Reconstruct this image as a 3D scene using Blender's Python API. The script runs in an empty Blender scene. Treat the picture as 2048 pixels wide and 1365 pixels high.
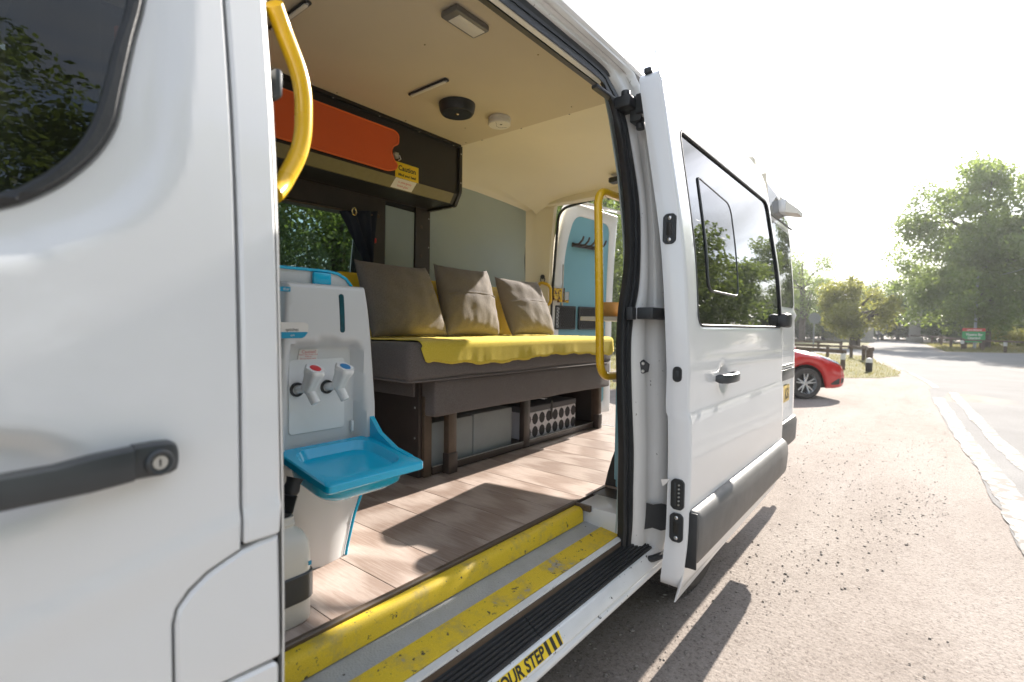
import bpy, bmesh, math, random
import numpy as np
from mathutils import Vector, Matrix
from mathutils.geometry import delaunay_2d_cdt

# ------------------------------------------------------------------ camera, sky, sun, exposure
SC = bpy.context.scene
COL = SC.collection
cam_data = bpy.data.cameras.new('camera')
cam = bpy.data.objects.new('camera', cam_data)
COL.objects.link(cam)
SC.camera = cam
RC = ((0.629577, -0.016568, 0.776761), (-0.776811, -0.031501, 0.628946), (0.014048, -0.999366, -0.032702))
CAM = Vector((0, 0, 1.24))
cam.matrix_world = Matrix(((RC[0][0], -RC[0][1], -RC[0][2], CAM.x),
                           (RC[1][0], -RC[1][1], -RC[1][2], CAM.y),
                           (RC[2][0], -RC[2][1], -RC[2][2], CAM.z), (0, 0, 0, 1)))
cam_data.sensor_width = 36.0
cam_data.lens = 36.0 * 1008 / 2048
cam_data.clip_start = 0.02
cam_data.clip_end = 2000
cam_data.dof.use_dof = True
cam_data.dof.focus_distance = 1.9
cam_data.dof.aperture_fstop = 3.2

SUN_DIR = Vector((1.0, 0.012, 0.585)).normalized()      # towards the sun
sun_el = math.asin(SUN_DIR.z)
sun_rot = math.atan2(SUN_DIR.x, SUN_DIR.y)
world = bpy.data.worlds.new('World')
SC.world = world
world.use_nodes = True
wn = world.node_tree
wn.nodes.clear()
w_out = wn.nodes.new('ShaderNodeOutputWorld')
w_bg = wn.nodes.new('ShaderNodeBackground')
w_sky = wn.nodes.new('ShaderNodeTexSky')
w_sky.sky_type = 'NISHITA'
w_sky.sun_disc = False
w_sky.sun_elevation = sun_el
w_sky.sun_rotation = sun_rot
w_sky.air_density = 1.0
w_sky.dust_density = 0.8
w_sky.ozone_density = 1.0
w_bg.inputs['Strength'].default_value = 0.15
# thin high cloud over the whole sky
w_tc = wn.nodes.new('ShaderNodeTexCoord')
w_mp = wn.nodes.new('ShaderNodeMapping')
w_mp.inputs['Scale'].default_value = (1.0, 1.0, 3.2)
w_nz = wn.nodes.new('ShaderNodeTexNoise')
w_nz.inputs['Scale'].default_value = 2.3
w_nz.inputs['Detail'].default_value = 6
w_nz.inputs['Roughness'].default_value = 0.58
w_nz.inputs['Distortion'].default_value = 0.6
w_rp = wn.nodes.new('ShaderNodeValToRGB')
w_rp.color_ramp.elements[0].position = 0.36
w_rp.color_ramp.elements[0].color = (0.14, 0.14, 0.14, 1)
w_rp.color_ramp.elements[1].position = 0.64
w_rp.color_ramp.elements[1].color = (0.88, 0.88, 0.88, 1)
w_mx = wn.nodes.new('ShaderNodeMix')
w_mx.data_type = 'RGBA'
w_mx.inputs[7].default_value = (3.5, 3.5, 3.5, 1)
wn.links.new(w_tc.outputs['Generated'], w_mp.inputs[0])
wn.links.new(w_mp.outputs[0], w_nz.inputs['Vector'])
wn.links.new(w_nz.outputs['Fac'], w_rp.inputs[0])
wn.links.new(w_rp.outputs[0], w_mx.inputs[0])
wn.links.new(w_sky.outputs[0], w_mx.inputs[6])
wn.links.new(w_mx.outputs[2], w_bg.inputs[0])
wn.links.new(w_bg.outputs[0], w_out.inputs[0])

sun_data = bpy.data.lights.new('sun', 'SUN')
sun_data.energy = 5.0
sun_data.angle = math.radians(0.55)
sun_data.color = (1.0, 0.93, 0.84)
sun = bpy.data.objects.new('sun', sun_data)
COL.objects.link(sun)
sun.rotation_euler = SUN_DIR.to_track_quat('Z', 'Y').to_euler()
sun.location = (20, -1, 14)

SC.view_settings.view_transform = 'Standard'
SC.view_settings.look = 'None'
SC.view_settings.exposure = 1.38
SC.view_settings.gamma = 1.0
SC.view_settings.use_curve_mapping = False
SC.cycles.max_bounces = 10
SC.cycles.diffuse_bounces = 7
SC.cycles.transparent_max_bounces = 16

rnd = random.Random(7)

# ------------------------------------------------------------------ helpers
WORLD = {}                      # world matrix of each parent


def link(o, parent=None, local=False):
    COL.objects.link(o)
    if parent is not None:
        o.parent = parent
        if not local:
            o.matrix_parent_inverse = WORLD[parent].inverted()
            WORLD[o] = Matrix.Identity(4)
        else:
            WORLD[o] = WORLD[parent].copy()
    else:
        WORLD[o] = Matrix.Identity(4)
    return o


def tag(o, label=None, cat=None, group=None, kind=None):
    if label:
        o['label'] = label
    if cat:
        o['category'] = cat
    if group:
        o['group'] = group
    if kind:
        o['kind'] = kind
    return o


def thing(name, label, cat, loc=(0, 0, 0), rz=0.0, group=None, kind=None):
    o = bpy.data.objects.new(name, None)
    o.empty_display_size = 0.1
    COL.objects.link(o)
    o.location = loc
    o.rotation_euler = (0, 0, rz)
    WORLD[o] = Matrix.Translation(Vector(loc)) @ Matrix.Rotation(rz, 4, 'Z')
    return tag(o, label, cat, group, kind)


def finish(me, mat, smooth):
    if mat is not None:
        for m in (mat if isinstance(mat, (list, tuple)) else [mat]):
            me.materials.append(m)
    if smooth is not None:
        me.polygons.foreach_set('use_smooth', [True] * len(me.polygons))
        try:
            me.set_sharp_from_angle(angle=math.radians(smooth))
        except Exception:
            pass
    me.update()


def mk(name, verts, faces, mat, parent=None, smooth=40, local=False):
    me = bpy.data.meshes.new(name)
    me.from_pydata([tuple(v) for v in verts], [], faces)
    finish(me, mat, smooth)
    return link(bpy.data.objects.new(name, me), parent, local)


def mkbm(name, bm, mat, parent=None, smooth=40, local=False, recalc=True):
    if recalc:
        bmesh.ops.recalc_face_normals(bm, faces=bm.faces)
    me = bpy.data.meshes.new(name)
    bm.to_mesh(me)
    bm.free()
    finish(me, mat, smooth)
    return link(bpy.data.objects.new(name, me), parent, local)


def bm_box(bm, lo, hi, bev=0.0, seg=2, mat=None):
    lo = Vector(lo); hi = Vector(hi)
    r = bmesh.ops.create_cube(bm, size=1.0)
    vs = r['verts']
    c = (lo + hi) / 2
    d = hi - lo
    for v in vs:
        v.co = Vector((c.x + v.co.x * d.x, c.y + v.co.y * d.y, c.z + v.co.z * d.z))
        if mat is not None:
            v.co = mat @ v.co
    if bev > 0:
        es = set()
        for v in vs:
            es.update(v.link_edges)
        bmesh.ops.bevel(bm, geom=list(es), offset=min(bev, 0.49 * min(abs(d.x), abs(d.y), abs(d.z))), segments=seg, affect='EDGES', profile=0.5)


def box(name, lo, hi, mat, parent=None, bev=0.0, seg=2, local=False, xf=None):
    bm = bmesh.new()
    bm_box(bm, lo, hi, bev, seg, xf)
    return mkbm(name, bm, mat, parent, 35, local)


def fillet(pts, r, n=6):
    """round the corners of an open polyline"""
    pts = [Vector(p) for p in pts]
    out = [pts[0]]
    for a, b, c in zip(pts, pts[1:], pts[2:]):
        u = (a - b); v = (c - b)
        k = min(r, u.length * 0.48, v.length * 0.48)
        p = b + u.normalized() * k
        q = b + v.normalized() * k
        for i in range(n + 1):
            t = i / n
            out.append((1 - t) ** 2 * p + 2 * t * (1 - t) * b + t * t * q)
    out.append(pts[-1])
    return out


def bm_tube(bm, pts, rad, seg=10, cap=True, closed=False):
    pts = [Vector(p) for p in pts]
    n = len(pts)
    rads = rad if isinstance(rad, (list, tuple)) else [rad] * n
    rings = []
    prev = None
    for i, p in enumerate(pts):
        a = pts[(i - 1) % n] if (closed or i > 0) else pts[0]
        b = pts[(i + 1) % n] if (closed or i < n - 1) else pts[-1]
        t = (b - a)
        if t.length < 1e-9:
            t = Vector((0, 0, 1))
        t.normalize()
        if prev is None:
            up = Vector((0, 0, 1)) if abs(t.z) < 0.9 else Vector((1, 0, 0))
            nrm = (up - t * up.dot(t)).normalized()
        else:
            nrm = (prev - t * prev.dot(t))
            if nrm.length < 1e-6:
                nrm = t.orthogonal()
            nrm.normalize()
        prev = nrm
        bn = t.cross(nrm)
        rings.append([bm.verts.new(p + rads[i] * (math.cos(2 * math.pi * k / seg) * nrm + math.sin(2 * math.pi * k / seg) * bn)) for k in range(seg)])
    for i in range(n if closed else n - 1):
        A = rings[i]; B = rings[(i + 1) % n]
        for k in range(seg):
            bm.faces.new((A[k], A[(k + 1) % seg], B[(k + 1) % seg], B[k]))
    if cap and not closed:
        bm.faces.new(rings[0][::-1])
        bm.faces.new(rings[-1])


def tube(name, pts, rad, mat, parent=None, seg=12, closed=False, local=False):
    bm = bmesh.new()
    bm_tube(bm, pts, rad, seg, True, closed)
    return mkbm(name, bm, mat, parent, 50, local)


def bm_lathe(bm, prof, axis_o, axis_d=(0, 0, 1), seg=24, sq=None, cap=True):
    """prof: list of (r, h) ; sq: superellipse exponent for squarish sections"""
    o = Vector(axis_o); d = Vector(axis_d).normalized()
    u = d.orthogonal().normalized() if abs(d.z) < 0.99 else Vector((1, 0, 0))
    v = d.cross(u)
    rings = []
    for r, h in prof:
        ring = []
        for k in range(seg):
            a = 2 * math.pi * k / seg
            c, s = math.cos(a), math.sin(a)
            f = 1.0
            if sq:
                f = (abs(c) ** sq + abs(s) ** sq) ** (-1.0 / sq)
            ring.append(bm.verts.new(o + d * h + u * (r * f * c) + v * (r * f * s)))
        rings.append(ring)
    for A, B in zip(rings, rings[1:]):
        for k in range(seg):
            bm.faces.new((A[k], A[(k + 1) % seg], B[(k + 1) % seg], B[k]))
    if cap:
        bm.faces.new(rings[0][::-1])
        bm.faces.new(rings[-1])


def lathe(name, prof, axis_o, mat, parent=None, axis_d=(0, 0, 1), seg=24, sq=None, smooth=35, local=False, cap=True):
    bm = bmesh.new()
    bm_lathe(bm, prof, axis_o, axis_d, seg, sq, cap)
    return mkbm(name, bm, mat, parent, smooth, local)


def loft(name, rows, mat, parent=None, closed_u=False, closed_v=False, caps=False, smooth=40, local=False, flip=False):
    """rows: list of equal-length lists of points"""
    n = len(rows[0])
    verts = [p for r in rows for p in r]
    faces = []
    R = len(rows)
    for i in range(R if closed_u else R - 1):
        for k in range(n if closed_v else n - 1):
            a = i * n + k; b = i * n + (k + 1) % n
            c = ((i + 1) % R) * n + (k + 1) % n; d = ((i + 1) % R) * n + k
            faces.append((a, b, c, d) if not flip else (d, c, b, a))
    if caps:
        faces.append(tuple(range(n))[::-1] if not flip else tuple(range(n)))
        faces.append(tuple(range((R - 1) * n, R * n)) if not flip else tuple(range((R - 1) * n, R * n))[::-1])
    me = bpy.data.meshes.new(name)
    me.from_pydata([tuple(v) for v in verts], [], faces)
    if caps:
        bm = bmesh.new(); bm.from_mesh(me)
        bmesh.ops.recalc_face_normals(bm, faces=bm.faces)
        bm.to_mesh(me); bm.free()
    finish(me, mat, smooth)
    return link(bpy.data.objects.new(name, me), parent, local)


def extrude_x(name, prof, x0, x1, mat, parent=None, smooth=30, nx=1):
    """closed (y,z) profile swept along x"""
    rows = [[(x0 + (x1 - x0) * i / nx, y, z) for y, z in prof] for i in range(nx + 1)]
    return loft(name, rows, mat, parent, closed_v=True, caps=True, smooth=smooth)


def catmull(pts, n):
    """resample a polyline of tuples smoothly to n points"""
    P = np.array(pts, float)
    m = len(P)
    T = np.linspace(0, m - 1, n)
    out = []
    for t in T:
        i = min(int(t), m - 2); f = t - i
        p0 = P[max(i - 1, 0)]; p1 = P[i]; p2 = P[i + 1]; p3 = P[min(i + 2, m - 1)]
        out.append(0.5 * ((2 * p1) + (-p0 + p2) * f + (2 * p0 - 5 * p1 + 4 * p2 - p3) * f * f + (-p0 + 3 * p1 - 3 * p2 + p3) * f ** 3))
    return [tuple(o) for o in out]


def rrect(x0, z0, x1, z1, r, n=5):
    pts = []
    for cx, cz, a0 in ((x1 - r, z0 + r, -90), (x1 - r, z1 - r, 0), (x0 + r, z1 - r, 90), (x0 + r, z0 + r, 180)):
        for i in range(n + 1):
            a = math.radians(a0 + 90 * i / n)
            pts.append((cx + r * math.cos(a), cz + r * math.sin(a)))
    return pts


def rpoly(pts, r, n=5):
    """round all corners of a closed 2D polygon; r scalar or list"""
    out = []
    m = len(pts)
    for i in range(m):
        a = Vector(pts[i - 1]); b = Vector(pts[i]); c = Vector(pts[(i + 1) % m])
        ri = r[i] if isinstance(r, (list, tuple)) else r
        u = a - b; v = c - b
        k = min(ri, u.length * 0.48, v.length * 0.48)
        if k < 1e-5:
            out.append(tuple(b)); continue
        p = b + u.normalized() * k; q = b + v.normalized() * k
        for j in range(n + 1):
            t = j / n
            w = (1 - t) ** 2 * p + 2 * t * (1 - t) * b + t * t * q
            out.append((w.x, w.y))
    return out


def area2(p):
    return 0.5 * sum(p[i - 1][0] * p[i][1] - p[i][0] * p[i - 1][1] for i in range(len(p)))


def densify(p, step):
    out = []
    for i in range(len(p)):
        a = p[i]; b = p[(i + 1) % len(p)]
        L = math.hypot(b[0] - a[0], b[1] - a[1])
        k = max(1, int(math.ceil(L / step)))
        for j in range(k):
            out.append((a[0] + (b[0] - a[0]) * j / k, a[1] + (b[1] - a[1]) * j / k))
    return out


def sdist(poly, U, V):
    """signed distance (negative inside) of arrays U,V to polygon"""
    U = np.asarray(U, float); V = np.asarray(V, float)
    d = np.full(U.shape, 1e9)
    ins = np.zeros(U.shape, bool)
    n = len(poly)
    for i in range(n):
        ax, ay = poly[i]; bx, by = poly[(i + 1) % n]
        ex, ey = bx - ax, by - ay
        L2 = ex * ex + ey * ey + 1e-18
        t = np.clip(((U - ax) * ex + (V - ay) * ey) / L2, 0, 1)
        d = np.minimum(d, np.hypot(U - ax - t * ex, V - ay - t * ey))
        cond = (ay > V) != (by > V)
        with np.errstate(divide='ignore', invalid='ignore'):
            xi = ax + (V - ay) * ex / (ey if abs(ey) > 1e-15 else 1e-15)
        ins ^= cond & (U < xi)
    return np.where(ins, -d, d)


def smooth01(a, b, x):
    t = np.clip((x - a) / (b - a), 0, 1)
    return t * t * (3 - 2 * t)


def panel(name, outline, surf, mat, parent=None, holes=(), th=0.004, step=0.04, er=0.003, inward=(0, 1, 0), back=True, smooth=35, local=False):
    """sheet with outline/holes in 2D mapped through surf(u,v)->xyz arrays, with rolled edges and thickness"""
    inw = Vector(inward)
    loops = []
    o = list(outline)
    if area2(o) < 0:
        o = o[::-1]
    loops.append(densify(o, step))
    for h in holes:
        h = list(h)
        if area2(h) > 0:
            h = h[::-1]
        loops.append(densify(h, step))
    pts = []; edges = []
    boundary = 0
    for lp in loops:
        b = len(pts)
        pts += lp
        edges += [(b + i, b + (i + 1) % len(lp)) for i in range(len(lp))]
    nb = len(pts)
    if er > 0:
        for lp in loops:
            m = len(lp)
            for i in range(m):
                a = Vector(lp[i - 1]); c = Vector(lp[(i + 1) % m])
                t = (c - a)
                if t.length < 1e-9:
                    continue
                t.normalize()
                nrm = Vector((-t.y, t.x))
                q = Vector(lp[i]) + nrm * er
                pts.append((q.x, q.y))
    us = [p[0] for p in loops[0]]; vs = [p[1] for p in loops[0]]
    U, V = np.meshgrid(np.arange(min(us) + step * 0.5, max(us), step), np.arange(min(vs) + step * 0.5, max(vs), step))
    U = U.ravel(); V = V.ravel()
    if len(U):
        keep = sdist(loops[0], U, V) < -(step * 0.45 + er)
        for lp in loops[1:]:
            keep &= sdist(lp, U, V) > (step * 0.45 + er)
        pts += list(zip(U[keep].tolist(), V[keep].tolist()))
    res = delaunay_2d_cdt([Vector(p) for p in pts], edges, [], 0, 1e-7)
    vco = np.array([(v.x, v.y) for v in res[0]])
    tris = [tuple(f) for f in res[2]]
    orig = res[3]
    T = np.array(tris)
    cen = vco[T].mean(axis=1)
    keep = sdist(loops[0], cen[:, 0], cen[:, 1]) < 0
    for lp in loops[1:]:
        keep &= sdist(lp, cen[:, 0], cen[:, 1]) > 0
    tris = [t for t, k in zip(tris, keep) if k]
    isb = [any(i < nb for i in oo) for oo in orig]
    xyz = np.array(surf(vco[:, 0], vco[:, 1])).T.astype(float)
    back_xyz = xyz + np.array(inw) * th
    if er > 0:
        for i, b in enumerate(isb):
            if b:
                xyz[i] += np.array(inw) * min(er, th * 0.5)
    faces = []
    for t in tris:
        a, b, c = (Vector(xyz[i]) for i in t)
        if (b - a).cross(c - a).dot(inw) > 0:
            t = t[::-1]
        faces.append(t)
    n = len(xyz)
    used = {}
    for f in faces:
        for i in range(3):
            e = (f[i], f[(i + 1) % 3])
            used[e] = 1
    verts = [tuple(p) for p in xyz] + [tuple(p) for p in back_xyz]
    rim = []
    for (a, b) in used:
        if (b, a) not in used:
            rim.append((b, a, n + a, n + b))
    full = faces + rim
    if back:
        full += [tuple(n + i for i in f[::-1]) for f in faces]
    # drop unused vertices
    ref = sorted({i for f in full for i in f})
    mp = {k: i for i, k in enumerate(ref)}
    return mk(name, [verts[i] for i in ref], [tuple(mp[i] for i in f) for f in full], mat, parent, smooth, local)


def text(name, s, size, mtx, mat, parent=None, align='LEFT', squeeze=1.0, bold=0.0, local=False):
    cu = bpy.data.curves.new('t', 'FONT')
    cu.body = s
    cu.size = size
    cu.align_x = align
    cu.offset = bold
    cu.resolution_u = 3
    o = bpy.data.objects.new('t', cu)
    COL.objects.link(o)
    bpy.context.view_layer.update()
    dg = bpy.context.evaluated_depsgraph_get()
    me = bpy.data.meshes.new_from_object(o.evaluated_get(dg))
    bpy.data.objects.remove(o)
    bpy.data.curves.remove(cu)
    me.transform(mtx @ Matrix.Diagonal((squeeze, 1, 1, 1)))
    me.materials.clear()
    me.materials.append(mat)
    me.name = name
    return link(bpy.data.objects.new(name, me), parent, local)


def face_mtx(o, xdir, ydir):
    x = Vector(xdir).normalized(); y = Vector(ydir).normalized(); z = x.cross(y)
    return Matrix(((x.x, y.x, z.x, o[0]), (x.y, y.y, z.y, o[1]), (x.z, y.z, z.z, o[2]), (0, 0, 0, 1)))


# ------------------------------------------------------------------ materials
MATS = {}


def nodes_of(name):
    m = bpy.data.materials.new(name)
    m.use_nodes = True
    nt = m.node_tree
    b = nt.nodes['Principled BSDF']
    return m, nt, b


def add(nt, t, **kw):
    n = nt.nodes.new(t)
    for k, v in kw.items():
        if k in n.inputs:
            n.inputs[k].default_value = v
        else:
            setattr(n, k, v)
    return n


def ramp(nt, fac, stops, interp='LINEAR'):
    r = nt.nodes.new('ShaderNodeValToRGB')
    r.color_ramp.interpolation = interp
    e = r.color_ramp.elements
    while len(e) < len(stops):
        e.new(0.5)
    for i, (p, c) in enumerate(stops):
        e[i].position = p
        e[i].color = (c[0], c[1], c[2], 1) if len(c) == 3 else c
    nt.links.new(fac, r.inputs[0])
    return r


def mixc(nt, fac, a, b, mode='MIX'):
    m = nt.nodes.new('ShaderNodeMix')
    m.data_type = 'RGBA'
    m.blend_type = mode
    for sock, v in ((m.inputs[0], fac), (m.inputs[6], a), (m.inputs[7], b)):
        if isinstance(v, (int, float)):
            sock.default_value = v
        elif isinstance(v, (tuple, list)):
            sock.default_value = (v[0], v[1], v[2], 1)
        else:
            nt.links.new(v, sock)
    return m.outputs[2]


def coords(nt, scale=(1, 1, 1), kind='Object'):
    t = nt.nodes.new('ShaderNodeTexCoord')
    mp = nt.nodes.new('ShaderNodeMapping')
    mp.inputs['Scale'].default_value = scale
    nt.links.new(t.outputs[kind], mp.inputs[0])
    return mp.outputs[0]


def noise(nt, vec, scale, detail=4, rough=0.55, dist=0.0):
    n = add(nt, 'ShaderNodeTexNoise', Scale=scale, Detail=detail, Roughness=rough, Distortion=dist)
    nt.links.new(vec, n.inputs['Vector'])
    return n.outputs['Fac']


def bump(nt, b, h, strength, dist=0.01):
    n = add(nt, 'ShaderNodeBump', Strength=strength, Distance=dist)
    nt.links.new(h, n.inputs['Height'])
    nt.links.new(n.outputs[0], b.inputs['Normal'])


def mat(name, col, rough=0.5, metal=0.0, var=0.12, vs=6.0, bs=0.0, bscale=200.0, coat=0.0, spec=0.5, specks=None, tone=None, sheen=0.0, rv=0.15):
    """general procedural surface: base colour with soft noise variation, optional relief and specks of wear"""
    m, nt, b = nodes_of(name)
    v = coords(nt)
    f = noise(nt, v, vs, 5, 0.6)
    c2 = tone if tone else tuple(max(0, x * (1 - var)) for x in col)
    out = mixc(nt, ramp(nt, f, [(0.3, (0, 0, 0)), (0.7, (1, 1, 1))]).outputs[0], col, c2)
    if specks:
        sc, thr, scol = specks
        f2 = noise(nt, v, sc, 3, 0.6)
        r2 = ramp(nt, f2, [(thr, (0, 0, 0)), (thr + 0.03, (1, 1, 1))])
        out = mixc(nt, r2.outputs[0], out, scol)
    nt.links.new(out, b.inputs['Base Color'])
    b.inputs['Roughness'].default_value = rough
    fr = noise(nt, v, vs * 2.3, 3)
    mr = add(nt, 'ShaderNodeMapRange')
    mr.inputs[3].default_value = max(0.02, rough * (1 - rv))
    mr.inputs[4].default_value = min(1, rough * (1 + rv))
    nt.links.new(fr, mr.inputs[0])
    nt.links.new(mr.outputs[0], b.inputs['Roughness'])
    b.inputs['Metallic'].default_value = metal
    b.inputs['Specular IOR Level'].default_value = spec
    if coat:
        b.inputs['Coat Weight'].default_value = coat
        b.inputs['Coat Roughness'].default_value = 0.04
    if sheen:
        b.inputs['Sheen Weight'].default_value = sheen
    if bs:
        bump(nt, b, noise(nt, v, bscale, 3), bs, 0.004)
    MATS[name] = m
    return m


def glass_mat(name, tint=(0.8, 0.86, 0.86), ior=1.5, dirt=0.02, boost=0.0, rough=0.0):
    m = bpy.data.materials.new(name)
    m.use_nodes = True
    nt = m.node_tree
    nt.nodes.clear()
    out = add(nt, 'ShaderNodeOutputMaterial')
    tr = add(nt, 'ShaderNodeBsdfTransparent')
    tr.inputs[0].default_value = (*tint, 1)
    gl = add(nt, 'ShaderNodeBsdfGlossy')
    gl.inputs['Roughness'].default_value = rough
    gl.inputs[0].default_value = (0.95, 0.97, 1, 1)
    fr = add(nt, 'ShaderNodeFresnel', IOR=ior)
    ad = add(nt, 'ShaderNodeMath', operation='ADD', use_clamp=True)
    ad.inputs[1].default_value = boost
    nt.links.new(fr.outputs[0], ad.inputs[0])
    mx = add(nt, 'ShaderNodeMixShader')
    nt.links.new(ad.outputs[0], mx.inputs[0])
    nt.links.new(tr.outputs[0], mx.inputs[1])
    nt.links.new(gl.outputs[0], mx.inputs[2])
    df = add(nt, 'ShaderNodeBsdfDiffuse')
    df.inputs[0].default_value = (0.55, 0.52, 0.47, 1)
    v = coords(nt)
    r = ramp(nt, noise(nt, v, 9, 6, 0.7), [(0.35, (dirt * 0.3,) * 3), (0.75, (dirt * 2.0,) * 3)])
    mx2 = add(nt, 'ShaderNodeMixShader')
    nt.links.new(r.outputs[0], mx2.inputs[0])
    nt.links.new(mx.outputs[0], mx2.inputs[1])
    nt.links.new(df.outputs[0], mx2.inputs[2])
    nt.links.new(mx2.outputs[0], out.inputs[0])
    return m


WHITE = mat('white_paint', (0.745, 0.75, 0.76), 0.28, var=0.012, vs=0.8, coat=0.6, spec=0.5, rv=0.0)
JAMB = mat('chipped_white_paint', (0.72, 0.71, 0.69), 0.4, var=0.1, vs=5, coat=0.2, specks=(55, 0.70, (0.16, 0.14, 0.12)))
SILLW = mat('scuffed_white_sill', (0.72, 0.725, 0.73), 0.32, var=0.12, vs=7, coat=0.3, specks=(48, 0.665, (0.05, 0.05, 0.05)))
RUBBER = mat('black_rubber', (0.022, 0.024, 0.027), 0.55, var=0.3, vs=20, bs=0.1, bscale=300)
BLACKP = mat('black_plastic', (0.03, 0.032, 0.035), 0.42, var=0.2, vs=15, bs=0.08, bscale=500)
HANDLEP = mat('dark_grey_plastic', (0.045, 0.05, 0.055), 0.33, var=0.2, vs=15, bs=0.05, bscale=600)
CLAD = mat('grey_cladding_plastic', (0.15, 0.145, 0.14), 0.5, var=0.18, vs=9, bs=0.15, bscale=700)
DARKIN = mat('dark_interior', (0.03, 0.03, 0.032), 0.8, var=0.3)
UNDER = mat('underbody', (0.04, 0.038, 0.035), 0.9, var=0.3)
STEEL = mat('bare_metal', (0.62, 0.62, 0.62), 0.3, 1.0, var=0.15, vs=20)
ALU = mat('dull_aluminium', (0.5, 0.5, 0.5), 0.42, 0.8, var=0.2, vs=14)
CEIL = mat('taupe_ceiling_board', (0.63, 0.55, 0.41), 0.62, var=0.06, vs=3, bs=0.05, bscale=260)
CREAM = mat('cream_liner', (0.82, 0.75, 0.60), 0.55, var=0.06, vs=2.5, bs=0.05, bscale=200)
WALLB = mat('grey_green_wall_board', (0.40, 0.46, 0.445), 0.5, var=0.1, vs=2, bs=0.05, bscale=300)
BLUEP = mat('sky_blue_door_board', (0.17, 0.37, 0.44), 0.5, var=0.08, vs=3, bs=0.04, bscale=300)
BROWN = mat('dark_brown_laminate', (0.06, 0.045, 0.038), 0.42, var=0.3, vs=8, bs=0.06, bscale=200)
BROWNL = mat('worn_brown_edge', (0.11, 0.075, 0.05), 0.5, var=0.35, vs=25)
LOCKER = mat('black_locker_sheet', (0.022, 0.020, 0.019), 0.38, var=0.2, vs=10, bs=0.12, bscale=900)
BOUNCE_OLIVE = mat('olive_bounce_tint', (0.19, 0.165, 0.085), 0.45, 0.2, var=0.12, vs=40, bs=0.08, bscale=900)  # dark locker sheet coloured olive for warm bounce off floor and blanket
ORANGE = mat('orange_laminate', (0.72, 0.115, 0.025), 0.42, var=0.06, vs=4)
ORANGEE = mat('orange_edge_trim', (0.85, 0.17, 0.04), 0.35, var=0.05)
YELLOWP = mat('yellow_powder_coat', (0.78, 0.47, 0.01), 0.28, var=0.08, vs=6, coat=0.5)
YELLOWB = mat('yellow_back_board', (0.72, 0.52, 0.02), 0.5, var=0.06)
CAUTION = mat('caution_yellow', (0.85, 0.60, 0.02), 0.4, var=0.04)
INK = mat('black_ink', (0.02, 0.018, 0.015), 0.5, var=0.1)
REDINK = mat('red_ink', (0.62, 0.09, 0.09), 0.5, var=0.1)
PAPER = mat('white_sticker', (0.78, 0.74, 0.70), 0.45, var=0.04)
WPLASTIC = mat('off_white_plastic', (0.66, 0.66, 0.665), 0.3, var=0.04, vs=5, coat=0.15)
WTAP = mat('white_tap_plastic', (0.82, 0.82, 0.82), 0.25, var=0.03)
CYAN = mat('cyan_plastic', (0.0, 0.45, 0.72), 0.22, var=0.05, vs=6, coat=0.3)
CYANL = mat('cyan_label', (0.01, 0.30, 0.50), 0.4, var=0.05)
REDCAP = mat('red_tap_cap', (0.70, 0.02, 0.03), 0.35, var=0.04)
BLUECAP = mat('blue_tap_cap', (0.01, 0.22, 0.52), 0.35, var=0.04)
GAUGE = mat('teal_gauge', (0.01, 0.09, 0.12), 0.2, var=0.5, vs=50)
HDPE = mat('milky_bottle', (0.68, 0.64, 0.58), 0.4, var=0.06, vs=8)
SMOKEW = mat('alarm_plastic', (0.76, 0.73, 0.66), 0.4, var=0.03)
CURTAIN = mat('navy_curtain_cloth', (0.016, 0.021, 0.036), 0.85, var=0.2, vs=12, bs=0.15, bscale=700)
BRASS = mat('brass_eyelet', (0.72, 0.58, 0.32), 0.25, 0.9, var=0.1)
REDPL = mat('red_plastic', (0.62, 0.03, 0.02), 0.35, var=0.1)
GREYBOX = mat('grey_storage_cloth', (0.33, 0.35, 0.355), 0.85, var=0.12, vs=9, bs=0.2, bscale=500)
POLKA = mat('white_box_cloth', (0.72, 0.68, 0.70), 0.8, var=0.05)
POLKAD = mat('charcoal_print', (0.055, 0.05, 0.052), 0.85, var=0.1)
BOXRIM = mat('grey_box_rim', (0.14, 0.135, 0.14), 0.85, var=0.1)
TABLEM = mat('pale_table_laminate', (0.66, 0.62, 0.54), 0.4, var=0.05)
BOWLM = mat('amber_bowl_glaze', (0.62, 0.33, 0.10), 0.3, var=0.15, vs=25)
LENS = mat('light_diffuser', (0.75, 0.72, 0.64), 0.35, var=0.03)
LIGHTG = mat('grey_light_housing', (0.17, 0.165, 0.155), 0.4, var=0.08)
RUSTY = mat('rusty_yellow_hinge', (0.70, 0.45, 0.02), 0.5, var=0.1, specks=(45, 0.52, (0.09, 0.035, 0.015)))
GLASS = glass_mat('window_glass', (0.55, 0.62, 0.60), 1.5, 0.006)
GLASSF = glass_mat('cab_door_glass', (0.34, 0.35, 0.33), 1.5, 0.006)
GLASSD = glass_mat('tinted_door_glass', (0.14, 0.155, 0.155), 1.5, 0.02, 0.05)
GLASSP = glass_mat('grey_back_glass', (0.10, 0.11, 0.11), 1.55, 0.10)
TYRE = mat("dusty_tyre_rubber", (0.085, 0.075, 0.068), 0.8, var=0.35, vs=14, bs=0.2, bscale=150)
ALLOY = mat('silver_alloy', (0.62, 0.63, 0.64), 0.28, 0.85, var=0.05)
REDCAR = mat('red_car_paint', (0.56, 0.012, 0.012), 0.25, var=0.05, vs=2, coat=0.9)
PLATEY = mat('rear_plate_yellow', (0.72, 0.50, 0.10), 0.4, var=0.08)


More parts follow.
